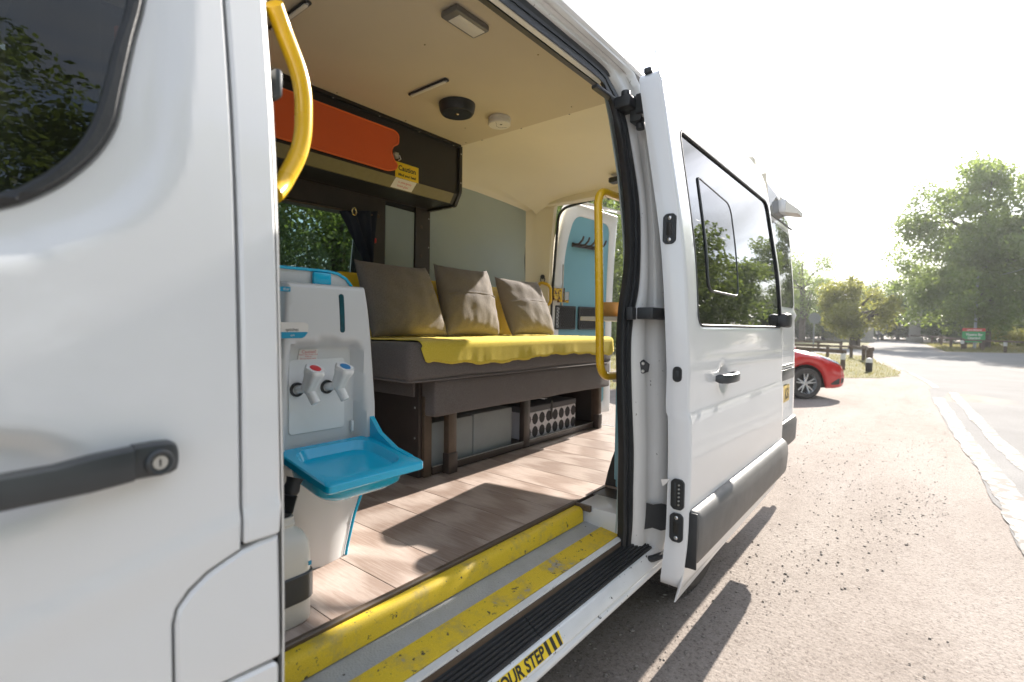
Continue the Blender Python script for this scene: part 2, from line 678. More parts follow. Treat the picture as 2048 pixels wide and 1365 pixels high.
def fabric(name, col, col2, scale=420.0):
    m, nt, b = nodes_of(name)
    v = coords(nt)
    wa = add(nt, 'ShaderNodeTexWave', Scale=scale, Distortion=1.5, Detail=2)
    wb = add(nt, 'ShaderNodeTexWave', Scale=scale, Distortion=1.5, Detail=2)
    wb.bands_direction = 'Z'
    nt.links.new(v, wa.inputs[0]); nt.links.new(v, wb.inputs[0])
    mu = add(nt, 'ShaderNodeMath', operation='MULTIPLY')
    nt.links.new(wa.outputs['Fac'], mu.inputs[0]); nt.links.new(wb.outputs['Fac'], mu.inputs[1])
    f = noise(nt, v, 260, 3, 0.7)
    c = mixc(nt, ramp(nt, f, [(0.35, (0, 0, 0)), (0.65, (1, 1, 1))]).outputs[0], col, col2)
    f2 = noise(nt, v, 5, 4)
    c = mixc(nt, ramp(nt, f2, [(0.3, (0.0,) * 3), (0.8, (0.25,) * 3)]).outputs[0], c, tuple(x * 0.6 for x in col))
    nt.links.new(c, b.inputs['Base Color'])
    b.inputs['Roughness'].default_value = 0.95
    b.inputs['Specular IOR Level'].default_value = 0.15
    b.inputs['Sheen Weight'].default_value = 0.15
    bump(nt, b, mu.outputs[0], 0.25, 0.001)
    return m


FABRIC = fabric('charcoal_brown_upholstery', (0.13, 0.112, 0.108), (0.19, 0.168, 0.162))
CUSHM = fabric('taupe_grey_cushion_cloth', (0.17, 0.148, 0.135), (0.25, 0.222, 0.205))
BLANKM = fabric('yellow_fleece', (0.70, 0.53, 0.045), (0.82, 0.64, 0.10))


def wood_planks():
    m, nt, b = nodes_of('limed_oak_vinyl')
    t = nt.nodes.new('ShaderNodeTexCoord')
    oi = nt.nodes.new('ShaderNodeObjectInfo')
    cx = add(nt, 'ShaderNodeCombineXYZ')
    mul = add(nt, 'ShaderNodeMath', operation='MULTIPLY')
    mul.inputs[1].default_value = 17.0
    nt.links.new(oi.outputs['Random'], mul.inputs[0])
    for i in range(3):
        nt.links.new(mul.outputs[0], cx.inputs[i])
    va = add(nt, 'ShaderNodeVectorMath', operation='ADD')
    nt.links.new(t.outputs['Object'], va.inputs[0]); nt.links.new(cx.outputs[0], va.inputs[1])
    mp = add(nt, 'ShaderNodeMapping')
    mp.inputs['Scale'].default_value = (9.0, 1.5, 1.0)
    nt.links.new(va.outputs[0], mp.inputs[0])
    w = add(nt, 'ShaderNodeTexWave', Scale=0.9, Distortion=7.0, Detail=3.0)
    w.inputs['Detail Scale'].default_value = 0.8
    w.wave_type = 'RINGS'
    nt.links.new(mp.outputs[0], w.inputs[0])
    g = noise(nt, mp.outputs[0], 14, 6, 0.7, 0.4)
    fine = add(nt, 'ShaderNodeMapping')
    fine.inputs['Scale'].default_value = (220.0, 9.0, 1.0)
    nt.links.new(va.outputs[0], fine.inputs[0])
    fg = noise(nt, fine.outputs[0], 1.0, 3, 0.6)
    base = mixc(nt, ramp(nt, w.outputs['Fac'], [(0.2, (0, 0, 0)), (0.55, (0.5,) * 3), (0.9, (1, 1, 1))]).outputs[0], (0.31, 0.23, 0.19), (0.50, 0.41, 0.36))
    base = mixc(nt, ramp(nt, g, [(0.35, (0.0,) * 3), (0.75, (0.6,) * 3)]).outputs[0], base, (0.27, 0.20, 0.165))
    base = mixc(nt, ramp(nt, fg, [(0.45, (0,) * 3), (0.75, (0.45,) * 3)]).outputs[0], base, (0.56, 0.47, 0.42))
    hv = add(nt, 'ShaderNodeHueSaturation')
    mr = add(nt, 'ShaderNodeMapRange')
    mr.inputs[3].default_value = 0.85; mr.inputs[4].default_value = 1.12
    nt.links.new(oi.outputs['Random'], mr.inputs[0]); nt.links.new(mr.outputs[0], hv.inputs['Value'])
    nt.links.new(base, hv.inputs['Color'])
    nt.links.new(hv.outputs[0], b.inputs['Base Color'])
    b.inputs['Roughness'].default_value = 0.42
    bump(nt, b, fg, 0.15, 0.002)
    return m


PLANK = wood_planks()


def worn_yellow(name, grit):
    m, nt, b = nodes_of(name)
    v = coords(nt)
    f1 = noise(nt, v, 13, 6, 0.75)
    f2 = noise(nt, v, 46, 5, 0.7)
    f3 = noise(nt, v, 600, 2, 0.6)
    c = mixc(nt, ramp(nt, f3, [(0.3, (0, 0, 0)), (0.7, (1, 1, 1))]).outputs[0], (0.64, 0.43, 0.012), (0.80, 0.58, 0.03))
    c = mixc(nt, ramp(nt, f1, [(0.50, (0,) * 3), (0.72, (0.75,) * 3)]).outputs[0], c, (0.30, 0.235, 0.12))
    if grit:
        c = mixc(nt, ramp(nt, f1, [(0.62, (0,) * 3), (0.66, (1,) * 3)]).outputs[0], c, (0.36, 0.32, 0.26))
    c = mixc(nt, ramp(nt, f2, [(0.615, (0,) * 3), (0.66, (1,) * 3)]).outputs[0], c, (0.05, 0.045, 0.035))
    nt.links.new(c, b.inputs['Base Color'])
    b.inputs['Roughness'].default_value = 0.62
    bump(nt, b, f3, 0.5, 0.002)
    return m


YWORN = worn_yellow('scuffed_yellow_nosing', False)
YSTRIP = worn_yellow('gritty_yellow_tape', True)


def tread_mat():
    m, nt, b = nodes_of('grey_checker_tread')
    v = coords(nt)
    mp = add(nt, 'ShaderNodeMapping')
    mp.inputs['Rotation'].default_value = (0, 0, math.radians(45))
    nt.links.new(v, mp.inputs[0])
    ch = add(nt, 'ShaderNodeTexVoronoi', Scale=190.0)
    nt.links.new(mp.outputs[0], ch.inputs[0])
    f = noise(nt, v, 12, 5, 0.7)
    c = mixc(nt, ramp(nt, f, [(0.3, (0,) * 3), (0.75, (1,) * 3)]).outputs[0], (0.42, 0.43, 0.445), (0.33, 0.335, 0.34))
    sp = noise(nt, v, 60, 3)
    c = mixc(nt, ramp(nt, sp, [(0.72, (0,) * 3), (0.75, (1,) * 3)]).outputs[0], c, (0.04, 0.035, 0.03))
    nt.links.new(c, b.inputs['Base Color'])
    b.inputs['Roughness'].default_value = 0.45
    bump(nt, b, ch.outputs['Distance'], 0.5, 0.002)
    return m


TREAD = tread_mat()


def gravel_mat():
    m, nt, b = nodes_of('dusty_gravel')
    v = coords(nt)
    big = noise(nt, v, 0.55, 5, 0.6)
    mid = noise(nt, v, 5.5, 6, 0.7)
    vo = add(nt, 'ShaderNodeTexVoronoi', Scale=62.0, Randomness=1.0)
    nt.links.new(v, vo.inputs[0])
    vo2 = add(nt, 'ShaderNodeTexVoronoi', Scale=170.0, Randomness=1.0)
    nt.links.new(v, vo2.inputs[0])
    c = mixc(nt, ramp(nt, big, [(0.3, (0,) * 3), (0.7, (1,) * 3)]).outputs[0], (0.26, 0.218, 0.19), (0.34, 0.297, 0.265))
    c = mixc(nt, ramp(nt, mid, [(0.48, (0,) * 3), (0.72, (0.65,) * 3)]).outputs[0], c, (0.185, 0.152, 0.13))
    tr_ = noise(nt, coords(nt, (0.25, 1.6, 1.0)), 1.1, 4, 0.6, 0.3)
    c = mixc(nt, ramp(nt, tr_, [(0.42, (0,) * 3), (0.62, (0.55,) * 3)]).outputs[0], c, (0.38, 0.34, 0.31))
    st = ramp(nt, vo.outputs['Color'], [(0.0, (0.12, 0.10, 0.09)), (0.5, (0.235, 0.20, 0.175)), (1, (0.38, 0.34, 0.31))])
    msk = ramp(nt, vo.outputs['Distance'], [(0.22, (0.45,) * 3), (0.36, (0,) * 3)])
    c = mixc(nt, msk.outputs[0], c, st.outputs[0])
    st2 = ramp(nt, vo2.outputs['Color'], [(0.0, (0.15, 0.13, 0.11)), (1, (0.40, 0.35, 0.31))])
    c = mixc(nt, 0.28, c, st2.outputs[0])
    gr1 = noise(nt, v, 75, 5, 0.8)
    c = mixc(nt, ramp(nt, gr1, [(0.53, (0,) * 3), (0.64, (0.8,) * 3)]).outputs[0], c, (0.125, 0.10, 0.088))
    c = mixc(nt, ramp(nt, gr1, [(0.30, (0.7,) * 3), (0.42, (0,) * 3)]).outputs[0], c, (0.45, 0.41, 0.38))
    nt.links.new(c, b.inputs['Base Color'])
    b.inputs['Roughness'].default_value = 0.95
    b.inputs['Specular IOR Level'].default_value = 0.2
    ad = add(nt, 'ShaderNodeMath', operation='ADD')
    nt.links.new(vo.outputs['Distance'], ad.inputs[0]); nt.links.new(mid, ad.inputs[1])
    ad2 = add(nt, 'ShaderNodeMath', operation='ADD')
    nt.links.new(ad.outputs[0], ad2.inputs[0]); nt.links.new(noise(nt, v, 140, 4, 0.75), ad2.inputs[1])
    bump(nt, b, ad2.outputs[0], 0.30, 0.008)
    return m


GRAVEL = gravel_mat()


def asphalt_mat():
    m, nt, b = nodes_of('sun_bleached_asphalt')
    v = coords(nt)
    f = noise(nt, v, 0.8, 6, 0.65)
    g = noise(nt, v, 90, 3, 0.7)
    c = mixc(nt, ramp(nt, f, [(0.3, (0,) * 3), (0.7, (1,) * 3)]).outputs[0], (0.30, 0.29, 0.283), (0.245, 0.236, 0.23))
    c = mixc(nt, ramp(nt, g, [(0.35, (0.5,) * 3), (0.6, (0,) * 3)]).outputs[0], c, (0.18, 0.172, 0.165))
    nt.links.new(c, b.inputs['Base Color'])
    b.inputs['Roughness'].default_value = 0.95
    b.inputs['Specular IOR Level'].default_value = 0.1
    bump(nt, b, g, 0.4, 0.01)
    return m


ASPHALT = asphalt_mat()


def grass_mat():
    m, nt, b = nodes_of('dry_turf')
    v = coords(nt)
    f = noise(nt, v, 0.9, 6, 0.7)
    g = noise(nt, v, 28, 4, 0.7)
    c = mixc(nt, ramp(nt, f, [(0.35, (0,) * 3), (0.65, (1,) * 3)]).outputs[0], (0.13, 0.13, 0.04), (0.25, 0.205, 0.085))
    c = mixc(nt, ramp(nt, g, [(0.4, (0,) * 3), (0.7, (0.6,) * 3)]).outputs[0], c, (0.09, 0.10, 0.03))
    nt.links.new(c, b.inputs['Base Color'])
    b.inputs['Roughness'].default_value = 0.95
    bump(nt, b, g, 0.8, 0.04)
    return m


TURF = grass_mat()
LINEP = mat('worn_white_road_paint', (0.37, 0.36, 0.345), 0.85, var=0.25, vs=6, specks=(9, 0.53, (0.25, 0.225, 0.205)), spec=0.1)
TIMBER = mat('weathered_fence_timber', (0.15, 0.105, 0.075), 0.85, var=0.35, vs=9, bs=0.3, bscale=60)
TIMBERW = mat('white_post_band', (0.70, 0.69, 0.66), 0.7, var=0.1)
STONEM = mat('gate_pillar_stone', (0.40, 0.37, 0.33), 0.85, var=0.25, vs=4, bs=0.3, bscale=30)
BARK = mat('tree_bark', (0.10, 0.075, 0.055), 0.9, var=0.4, vs=7, bs=0.5, bscale=25)
POLEM = mat('grey_pole_paint', (0.40, 0.42, 0.43), 0.5, var=0.1)
SIGNBACK = mat('grey_sign_back', (0.22, 0.23, 0.23), 0.6, var=0.1)
GREENS = mat('green_sign_face', (0.03, 0.30, 0.09), 0.5, var=0.05)
REDS = mat('red_sign_band', (0.62, 0.05, 0.04), 0.5, var=0.05)
STONES = mat('loose_stones', (0.24, 0.21, 0.185), 0.9, var=0.55, vs=3, tone=(0.38, 0.34, 0.305))


def leaf_mat(name, c1, c2, tr):
    m = bpy.data.materials.new(name)
    m.use_nodes = True
    nt = m.node_tree
    nt.nodes.clear()
    out = add(nt, 'ShaderNodeOutputMaterial')
    geo = nt.nodes.new('ShaderNodeNewGeometry')
    c = mixc(nt, geo.outputs['Random Per Island'], c1, c2)
    df = add(nt, 'ShaderNodeBsdfPrincipled')
    nt.links.new(c, df.inputs['Base Color'])
    df.inputs['Roughness'].default_value = 0.45
    df.inputs['Specular IOR Level'].default_value = 0.35
    tl = add(nt, 'ShaderNodeBsdfTranslucent')
    ct = mixc(nt, geo.outputs['Random Per Island'], tr, tuple(x * 0.6 for x in tr))
    nt.links.new(ct, tl.inputs[0])
    mx = add(nt, 'ShaderNodeMixShader')
    mx.inputs[0].default_value = 0.5
    nt.links.new(df.outputs[0], mx.inputs[1])
    nt.links.new(tl.outputs[0], mx.inputs[2])
    nt.links.new(mx.outputs[0], out.inputs[0])
    return m


LEAF_A = leaf_mat('oak_leaf', (0.075, 0.12, 0.04), (0.14, 0.175, 0.055), (0.34, 0.44, 0.09))
LEAF_B = leaf_mat('pale_leaf', (0.14, 0.155, 0.04), (0.20, 0.205, 0.06), (0.46, 0.46, 0.10))
LEAF_C = leaf_mat('dark_leaf', (0.04, 0.07, 0.03), (0.07, 0.105, 0.035), (0.15, 0.21, 0.05))
BLADE = leaf_mat('dry_grass_blade', (0.16, 0.16, 0.05), (0.34, 0.28, 0.11), (0.35, 0.32, 0.12))

# ================================================================== the setting: ground, road, verges
def flat(name, poly, z, m, kind='structure', step=None, jit=0.0, seed=1):
    r = random.Random(seed)
    p = densify(poly, step) if step else list(poly)
    if jit:
        p = [(x + r.uniform(-jit, jit), y + r.uniform(-jit, jit)) for x, y in p]
    if area2(p) < 0:
        p = p[::-1]
    nb = len(p)
    U, V = np.meshgrid(np.arange(-6, 12, 0.5), np.arange(-8, 12, 0.5))
    U = U.ravel(); V = V.ravel()
    k = sdist(p, U, V) < -0.1
    p = p + list(zip(U[k].tolist(), V[k].tolist()))
    res = delaunay_2d_cdt([Vector(q) for q in p], [(i, (i + 1) % nb) for i in range(nb)], [], 1, 1e-7)
    o = mk(name, [(v.x, v.y, z + ground_z(v.x, v.y)) for v in res[0]], [tuple(f) for f in res[2]], m, None, None)
    # make normals point up
    me = o.data
    for pl in me.polygons:
        if pl.normal.z < 0:
            pl.flip()
    return tag(o, kind=kind)


def ground_z(x, y):
    """the gravel rises a little under and around the van"""
    t = min(1.0, max(0.0, (x - 4.3) / 4.2))
    s = t * t * (3 - 2 * t)
    q = min(1.0, max(0.0, (abs(y - 1.5) - 2.6) / 4.0))
    u = max(0.0, 1 - abs(x - 11.0) / 4.0) if y > -0.6 else 0.0
    return 0.09 * (1 - s) * (1 - q * q * (3 - 2 * q)) - 0.045 * min(1.0, 1.6 * u) * min(1.0, max(0.0, (y + 0.6) / 1.2)) * (1.0 if y < 6 else 0.0)


g = 900.0
rows = []
gx = [-g, -200, -60, -20, -8, -4] + [i * 0.5 for i in range(-6, 25)] + [12.5, 13, 13.5, 14, 14.5, 15, 16, 18, 24, 32, 45, 70, 120, 250, g]
gy = [-g, -200, -60, -20, -8] + [i * 0.5 for i in range(-10, 13)] + [8, 12, 20, 40, 100, 300, g]
gr = random.Random(3)
ground = loft('ground', [[(x, y, ground_z(x, y) + (gr.uniform(-0.004, 0.0) if abs(x - 3) < 7 and abs(y) < 5 else 0)) for y in gy] for x in gx], GRAVEL, None, smooth=180, flip=True)
tag(ground, kind='structure')

LEFT = [(-30, -1.5), (-10, -0.95), (0, -0.62), (4.1, -0.55), (7.1, -0.47), (11.8, -0.32), (15, -0.2), (18.6, 0.25), (22, 0.72), (28, 1.45), (35, 2.0), (42, 2.5), (50, 3.0), (60, 3.6), (72, 4.0)]
RIGHT = [(72, 1.0), (60, 0.1), (50, -0.35), (42, -0.55), (34, -1.2), (28, -1.9), (23.9, -2.6), (21.8, -3.0), (16, -4.6), (10, -6.4), (0, -8.0), (-10, -8.6), (-30, -9.0)]
LS = [tuple(p) for p in catmull(LEFT, 160)]
RS = [tuple(p) for p in catmull(RIGHT, 80)]
er = random.Random(11)
LSJ = [(x, y + (0.105 if x < 14 else 0.0) + (er.uniform(-0.02, 0.02) if -2 < x < 25 else 0)) for x, y in LS]
flat('road', LSJ + RS, 0.004, ASPHALT)
flat('side_road', [(29.5, 1.2), (37, 1.9), (40, 9), (44, 30), (36, 30), (31, 9)], 0.0045, ASPHALT, step=2)
flat('side_road', [(24.5, -2.2), (38, -0.9), (44, -14), (52, -40), (36, -40), (27, -12)], 0.0045, ASPHALT, step=2)


def paint_line(off0, off1, x0, x1, seed, gaps=()):
    r = random.Random(seed)
    pts = [p for p in LS if x0 <= p[0] <= x1]
    pts = [tuple(p) for p in catmull(pts, max(8, int((x1 - x0) * 14)))]
    k1 = [c[0] for c in catmull([(r.uniform(-0.016, 0.014),) for _ in range(max(6, int((x1 - x0) * 3)))], len(pts))]
    k2 = [c[0] for c in catmull([(r.uniform(-0.010, 0.010),) for _ in range(max(6, int((x1 - x0) * 3)))], len(pts))]
    a = [(x, y + off0 + k + r.uniform(-0.006, 0.006)) for (x, y), k in zip(pts, k1)]
    b = [(x, y + off1 + k + r.uniform(-0.006, 0.006)) for (x, y), k in zip(pts, k2)]
    o = loft('road_marking', [[(p[0], p[1], 0.0075 + ground_z(*p)), (q[0], q[1], 0.0075 + ground_z(*q))] for p, q in zip(a, b)], LINEP, None, smooth=None, flip=False)
    for pl in o.data.polygons:
        if pl.normal.z < 0:
            pl.flip()
    tag(o, kind='structure')


paint_line(0.10, -0.06, 1.0, 12.5, 5)
paint_line(-0.19, -0.33, 1.0, 13.5, 6)
paint_line(0.03, -0.10, 14.0, 18.5, 7)
paint_line(0.03, -0.08, 19.6, 26, 8)
for off in (0.12, 0.42):
    pts = [p for p in RS if 6 < p[0] < 24]
    o = loft('road_marking', [[(x, y + off, 0.0095 + ground_z(x, y)), (x, y + off + 0.13, 0.0095 + ground_z(x, y))] for x, y in pts], LINEP, None, smooth=None)
    for pl in o.data.polygons:
        if pl.normal.z < 0:
            pl.flip()
    tag(o, kind='structure')

VERGES = [
    [(15.2, 1.4), (15.9, 0.75), (17.0, 0.42), (18.6, 0.42), (20.5, 0.72), (24, 1.3), (28.6, 1.75), (30.4, 8.7), (26, 9.5), (18, 7), (15.3, 3.5)],
    [(37.8, 2.35), (44, 2.85), (52, 3.4), (66, 4.0), (66, 40), (46, 40), (41, 9.5)],
    [(39, -1.25), (44, -0.95), (52, -0.65), (66, 0.2), (75, -10), (66, -40), (54, -40), (46, -14)],
    [(8.6, 4.9), (10.2, 4.6), (13.5, 6.0), (19, 9.3), (25, 11.5), (33, 12), (35, 40), (-25, 40), (-25, 8.2), (2, 7.2)],
    [(-30, -9.6), (0, -8.7), (10, -7.2), (20, -4.6), (24, -3.4), (26.5, -12), (35, -40), (-30, -40)],
]
for i, v in enumerate(VERGES):
    flat('grass_verge', v, 0.0065 if i != 3 else 0.005, TURF, step=0.6 if i == 0 else 1.5, jit=0.06, seed=20 + i)


def blades(name, poly, n, h, seed, lab):
    r = random.Random(seed)
    xs = [p[0] for p in poly]; ys = [p[1] for p in poly]
    V = []; F = []
    U = np.array([r.uniform(min(xs), max(xs)) for _ in range(n * 3)])
    W_ = np.array([r.uniform(min(ys), max(ys)) for _ in range(n * 3)])
    d = sdist(poly, U, W_)
    k = 0
    for x, y, dd in zip(U, W_, d):
        if dd > 0.02 or k >= n:
            continue
        k += 1
        a = r.uniform(0, 6.28); w = h * 0.09; hh = h * r.uniform(0.4, 1.3)
        lx = r.uniform(-0.5, 0.5) * hh; ly = r.uniform(-0.5, 0.5) * hh
        b = len(V)
        V += [(x - w * math.cos(a), y - w * math.sin(a), 0.008), (x + w * math.cos(a), y + w * math.sin(a), 0.008), (x + lx, y + ly, hh)]
        F.append((b, b + 1, b + 2))
    o = mk(name, V, F, BLADE, None, None)
    return tag(o, lab, 'grass', kind='stuff')


blades('dry_grass', VERGES[0], 9000, 0.085, 5, 'dry yellow grass growing on the verge beside the red car')
blades('dry_grass', [(39, -1.25), (44, -0.95), (52, -0.65), (60, -0.4), (60, -9), (46, -9)], 6000, 0.16, 6, 'dry grass on the far verge below the green sign')
blades('dry_grass', [(8.6, 4.9), (10.2, 4.6), (13.5, 6.0), (19, 9.3), (19, 13), (8, 13)], 6000, 0.10, 8, 'dry grass seen through the open back of the van')


def stones():
    r = random.Random(9)
    V = []; F = []
    base = [(1, 0, 0), (-1, 0, 0), (0, 1, 0), (0, -1, 0), (0, 0, 1), (0, 0, -1)]
    tri = [(0, 2, 4), (2, 1, 4), (1, 3, 4), (3, 0, 4), (2, 0, 5), (1, 2, 5), (3, 1, 5), (0, 3, 5)]
    for i in range(26000):
        x = 0.9 + (r.random() ** 1.6) * 13
        y = r.uniform(-0.05 - 0.03 * x, 2.6 if x > 4.6 else 0.95)
        if x < 4.4 and y > 0.9:
            continue
        if math.sin(x * 1.7 + 2 * math.sin(y * 2.3)) * math.sin(y * 3.1 + x * 0.6) + r.uniform(-0.9, 0.9) < 0.05:
            continue
        s = r.choice((0.0012, 0.0015, 0.0018, 0.002, 0.002, 0.0025, 0.003, 0.004, 0.0065)) * r.uniform(0.7, 1.3)
        a = r.uniform(0, 6.28)
        fx, fy, fz = r.uniform(0.8, 1.6), r.uniform(0.7, 1.2), r.uniform(0.3, 0.6)
        b = len(V)
        for p in base:
            px, py, pz = p[0] * fx * s * r.uniform(.8, 1.2), p[1] * fy * s * r.uniform(.8, 1.2), p[2] * fz * s
            V.append((x + px * math.cos(a) - py * math.sin(a), y + px * math.sin(a) + py * math.cos(a), 0.000 + ground_z(x, y) + s * 0.12 + pz))
        F += [tuple(b + k for k in t) for t in tri]
    o = mk('gravel_stones', V, F, STONES, None, 180)
    tag(o, 'small loose stones strewn over the dusty gravel', 'gravel', kind='stuff')


stones()

# ================================================================== the camper van: shell
VAN = thing('camper_van', 'white high-roof camper van with its sliding door and back doors open', 'van', (1.0, 1.6, 0))
ZS = np.array([0.2, 0.30, 0.36, 0.5, 0.7, 1.17, 1.5, 1.82, 2.145, 2.3])
DS = np.array([0.66, 0.612, 0.588, 0.565, 0.558, 0.573, 0.598, 0.649, 0.705, 0.74])
_m = np.gradient(DS, ZS)


def D(z):
    z = np.clip(np.asarray(z, float), ZS[0], ZS[-1])
    i = np.clip(np.searchsorted(ZS, z) - 1, 0, len(ZS) - 2)
    h = ZS[i + 1] - ZS[i]
    t = (z - ZS[i]) / h
    return ((2 * t ** 3 - 3 * t ** 2 + 1) * DS[i] + (t ** 3 - 2 * t ** 2 + t) * h * _m[i] + (-2 * t ** 3 + 3 * t ** 2) * DS[i + 1] + (t ** 3 - t ** 2) * h * _m[i + 1])


def W(z):
    return D(z) + 0.13


YC2 = 3.36                                   # near and far wall are mirrored about y = 1.615


def near(extra=None):
    def s(u, v):
        y = W(v)
        if extra is not None:
            y = y + extra(u, v)
        return (u, y, v)
    return s


def far(u, v):
    return (u, YC2 - W(v), v)


# ---- front door (nearest thing to the lens)
RECESS = [(0.2468, 1.6536), (0.2411, 1.5841), (0.2307, 1.4993), (0.2226, 1.4439), (0.2029, 1.3963), (0.1773, 1.3617), (0.1492, 1.3376), (0.1074, 1.3128), (0.07, 1.2957), (-0.1, 1.262), (-0.66, 1.225), (-0.62, 1.36), (-0.12, 1.965), (0.24, 1.965), (0.262, 1.90)]
SEAL_O = [(0.2035, 1.6305), (0.1912, 1.5772), (0.1766, 1.5045), (0.1684, 1.4638), (0.1515, 1.4274), (0.1292, 1.3966), (0.1049, 1.3724), (0.0711, 1.3501), (0.0, 1.327), (-0.1, 1.31), (-0.6, 1.27), (-0.57, 1.37), (-0.10, 1.93), (0.19, 1.93), (0.222, 1.90), (0.222, 1.75)]
SEAL_I = [(0.187, 1.6218), (0.1723, 1.5653), (0.1578, 1.4975), (0.1457, 1.4565), (0.1299, 1.4241), (0.1094, 1.3972), (0.0956, 1.3833), (0.0715, 1.3652), (0.0, 1.343), (-0.1, 1.327), (-0.575, 1.29), (-0.55, 1.37), (-0.09, 1.912), (0.18, 1.912), (0.204, 1.89), (0.204, 1.75)]


def smooth_closed(p, k=4):
    P = p[-3:] + p + p[:3]
    out = []
    for i in range(3, len(P) - 3):
        p0, p1, p2, p3 = (np.array(P[j]) for j in (i - 1, i, i + 1, i + 2))
        for j in range(k):
            f = j / k
            q = 0.5 * ((2 * p1) + (-p0 + p2) * f + (2 * p0 - 5 * p1 + 4 * p2 - p3) * f * f + (-p0 + 3 * p1 - 3 * p2 + p3) * f ** 3)
            out.append(tuple(q))
    return out


RECESS = smooth_closed(RECESS, 3)
SEAL_O = smooth_closed(SEAL_O, 3)
SEAL_I = smooth_closed(SEAL_I, 3)
CREASE_X = [-1.2, -0.4, 0.0635, 0.2879, 0.3446, 0.5]
CREASE_Z = [0.86, 0.89, 0.9352, 0.9846, 0.9864, 0.988]


def door_extra(u, v):
    e = 0.012 * smooth01(0.010, -0.030, sdist(RECESS, u, v))
    q = np.sqrt(((u - 0.045) / 0.098) ** 2 + ((v - 1.079) / 0.056) ** 2)
    e = e + 0.018 * smooth01(1.02, 0.5, q)
    cz = np.interp(u, CREASE_X, CREASE_Z)
    e = e - 0.0035 * smooth01(0.006, -0.006, v - cz) * smooth01(-0.07, -0.01, v - cz)
    return e


door_out = [(-0.80, 0.42), (0.2085, 0.42), (0.2085, 0.871), (0.2125, 0.889), (0.2265, 0.9065), (0.247, 0.9212), (0.268, 0.9295), (0.2885, 0.9368),
            (0.2890, 0.985), (0.2912, 1.15), (0.2915, 1.22), (0.2935, 1.44), (0.2942, 1.60), (0.2950, 1.70), (0.296, 2.0), (0.27, 2.03), (-0.12, 2.03), (-0.66, 1.42), (-0.80, 1.25)]
fd = panel('front_door', door_out, near(door_extra), WHITE, VAN, [SEAL_O], th=0.05, step=0.009, er=0.0035, back=False)
panel('window_seal', SEAL_O, lambda u, v: (u, W(v) + 0.004 - 0.0 * u, v), RUBBER, fd, [SEAL_I], th=0.02, step=0.02, er=0.0045)
panel('window_glass', SEAL_I, lambda u, v: (u, W(v) + 0.013, v), GLASSF, fd, th=0.003, step=0.08, er=0)
# handle: pull bar with a fixed end that holds the lock
hb = []
for x, zc, hz, dy in [(-0.14, 1.072, 0.002, 0.0), (-0.135, 1.072, 0.014, 0.020), (-0.10, 1.073, 0.0165, 0.034), (0.0, 1.0745, 0.0165, 0.040), (0.10, 1.0765, 0.0175, 0.038), (0.128, 1.078, 0.0195, 0.034), (0.158, 1.0795, 0.0195, 0.029), (0.1665, 1.080, 0.0195, 0.0275)]:
    ring = []
    for k in range(16):
        a = 2 * math.pi * k / 16
        c, s_ = math.cos(a), math.sin(a)
        f = (abs(c) ** 4 + abs(s_) ** 4) ** -0.25
        ring.append((x, W(zc) - dy * 0.62 + 0.014 * f * c - dy * 0.22, zc + hz * f * s_))
    hb.append(ring)
loft('door_handle', hb, HANDLEP, fd, closed_v=True, caps=True)
hb = []
for x, zc, hz, dy in [(0.1685, 1.080, 0.0195, 0.0275), (0.19, 1.0795, 0.020, 0.023), (0.205, 1.0785, 0.0195, 0.018), (0.2115, 1.0775, 0.0165, 0.012), (0.214, 1.077, 0.011, 0.006)]:
    ring = []
    for k in range(16):
        a = 2 * math.pi * k / 16
        c, s_ = math.cos(a), math.sin(a)
        f = (abs(c) ** 4 + abs(s_) ** 4) ** -0.25
        ring.append((x, W(zc) - dy * 0.62 + 0.013 * f * c, zc + hz * f * s_))
    hb.append(ring)
loft('handle_end', hb, HANDLEP, fd, closed_v=True, caps=True)
lathe('lock_ring', [(0.0, 0.0), (0.0135, 0.0), (0.0150, 0.0015), (0.0125, 0.004), (0.0092, 0.0032), (0.0088, 0.0005), (0, 0.0005)], (0.1915, W(1.077) - 0.0275, 1.0770), HANDLEP, fd, (0.12, -1, 0.05), cap=False)
lathe('lock_barrel', [(0.0, 0.002), (0.0078, 0.002), (0.0083, 0.001), (0.0083, -0.003), (0, -0.003)], (0.1915, W(1.077) - 0.0282, 1.0770), STEEL, fd, (0.12, -1, 0.05), cap=False)
box('keyhole', (0.1908, W(1.077) - 0.0312, 1.0730), (0.1922, W(1.077) - 0.0295, 1.0810), INK, fd)

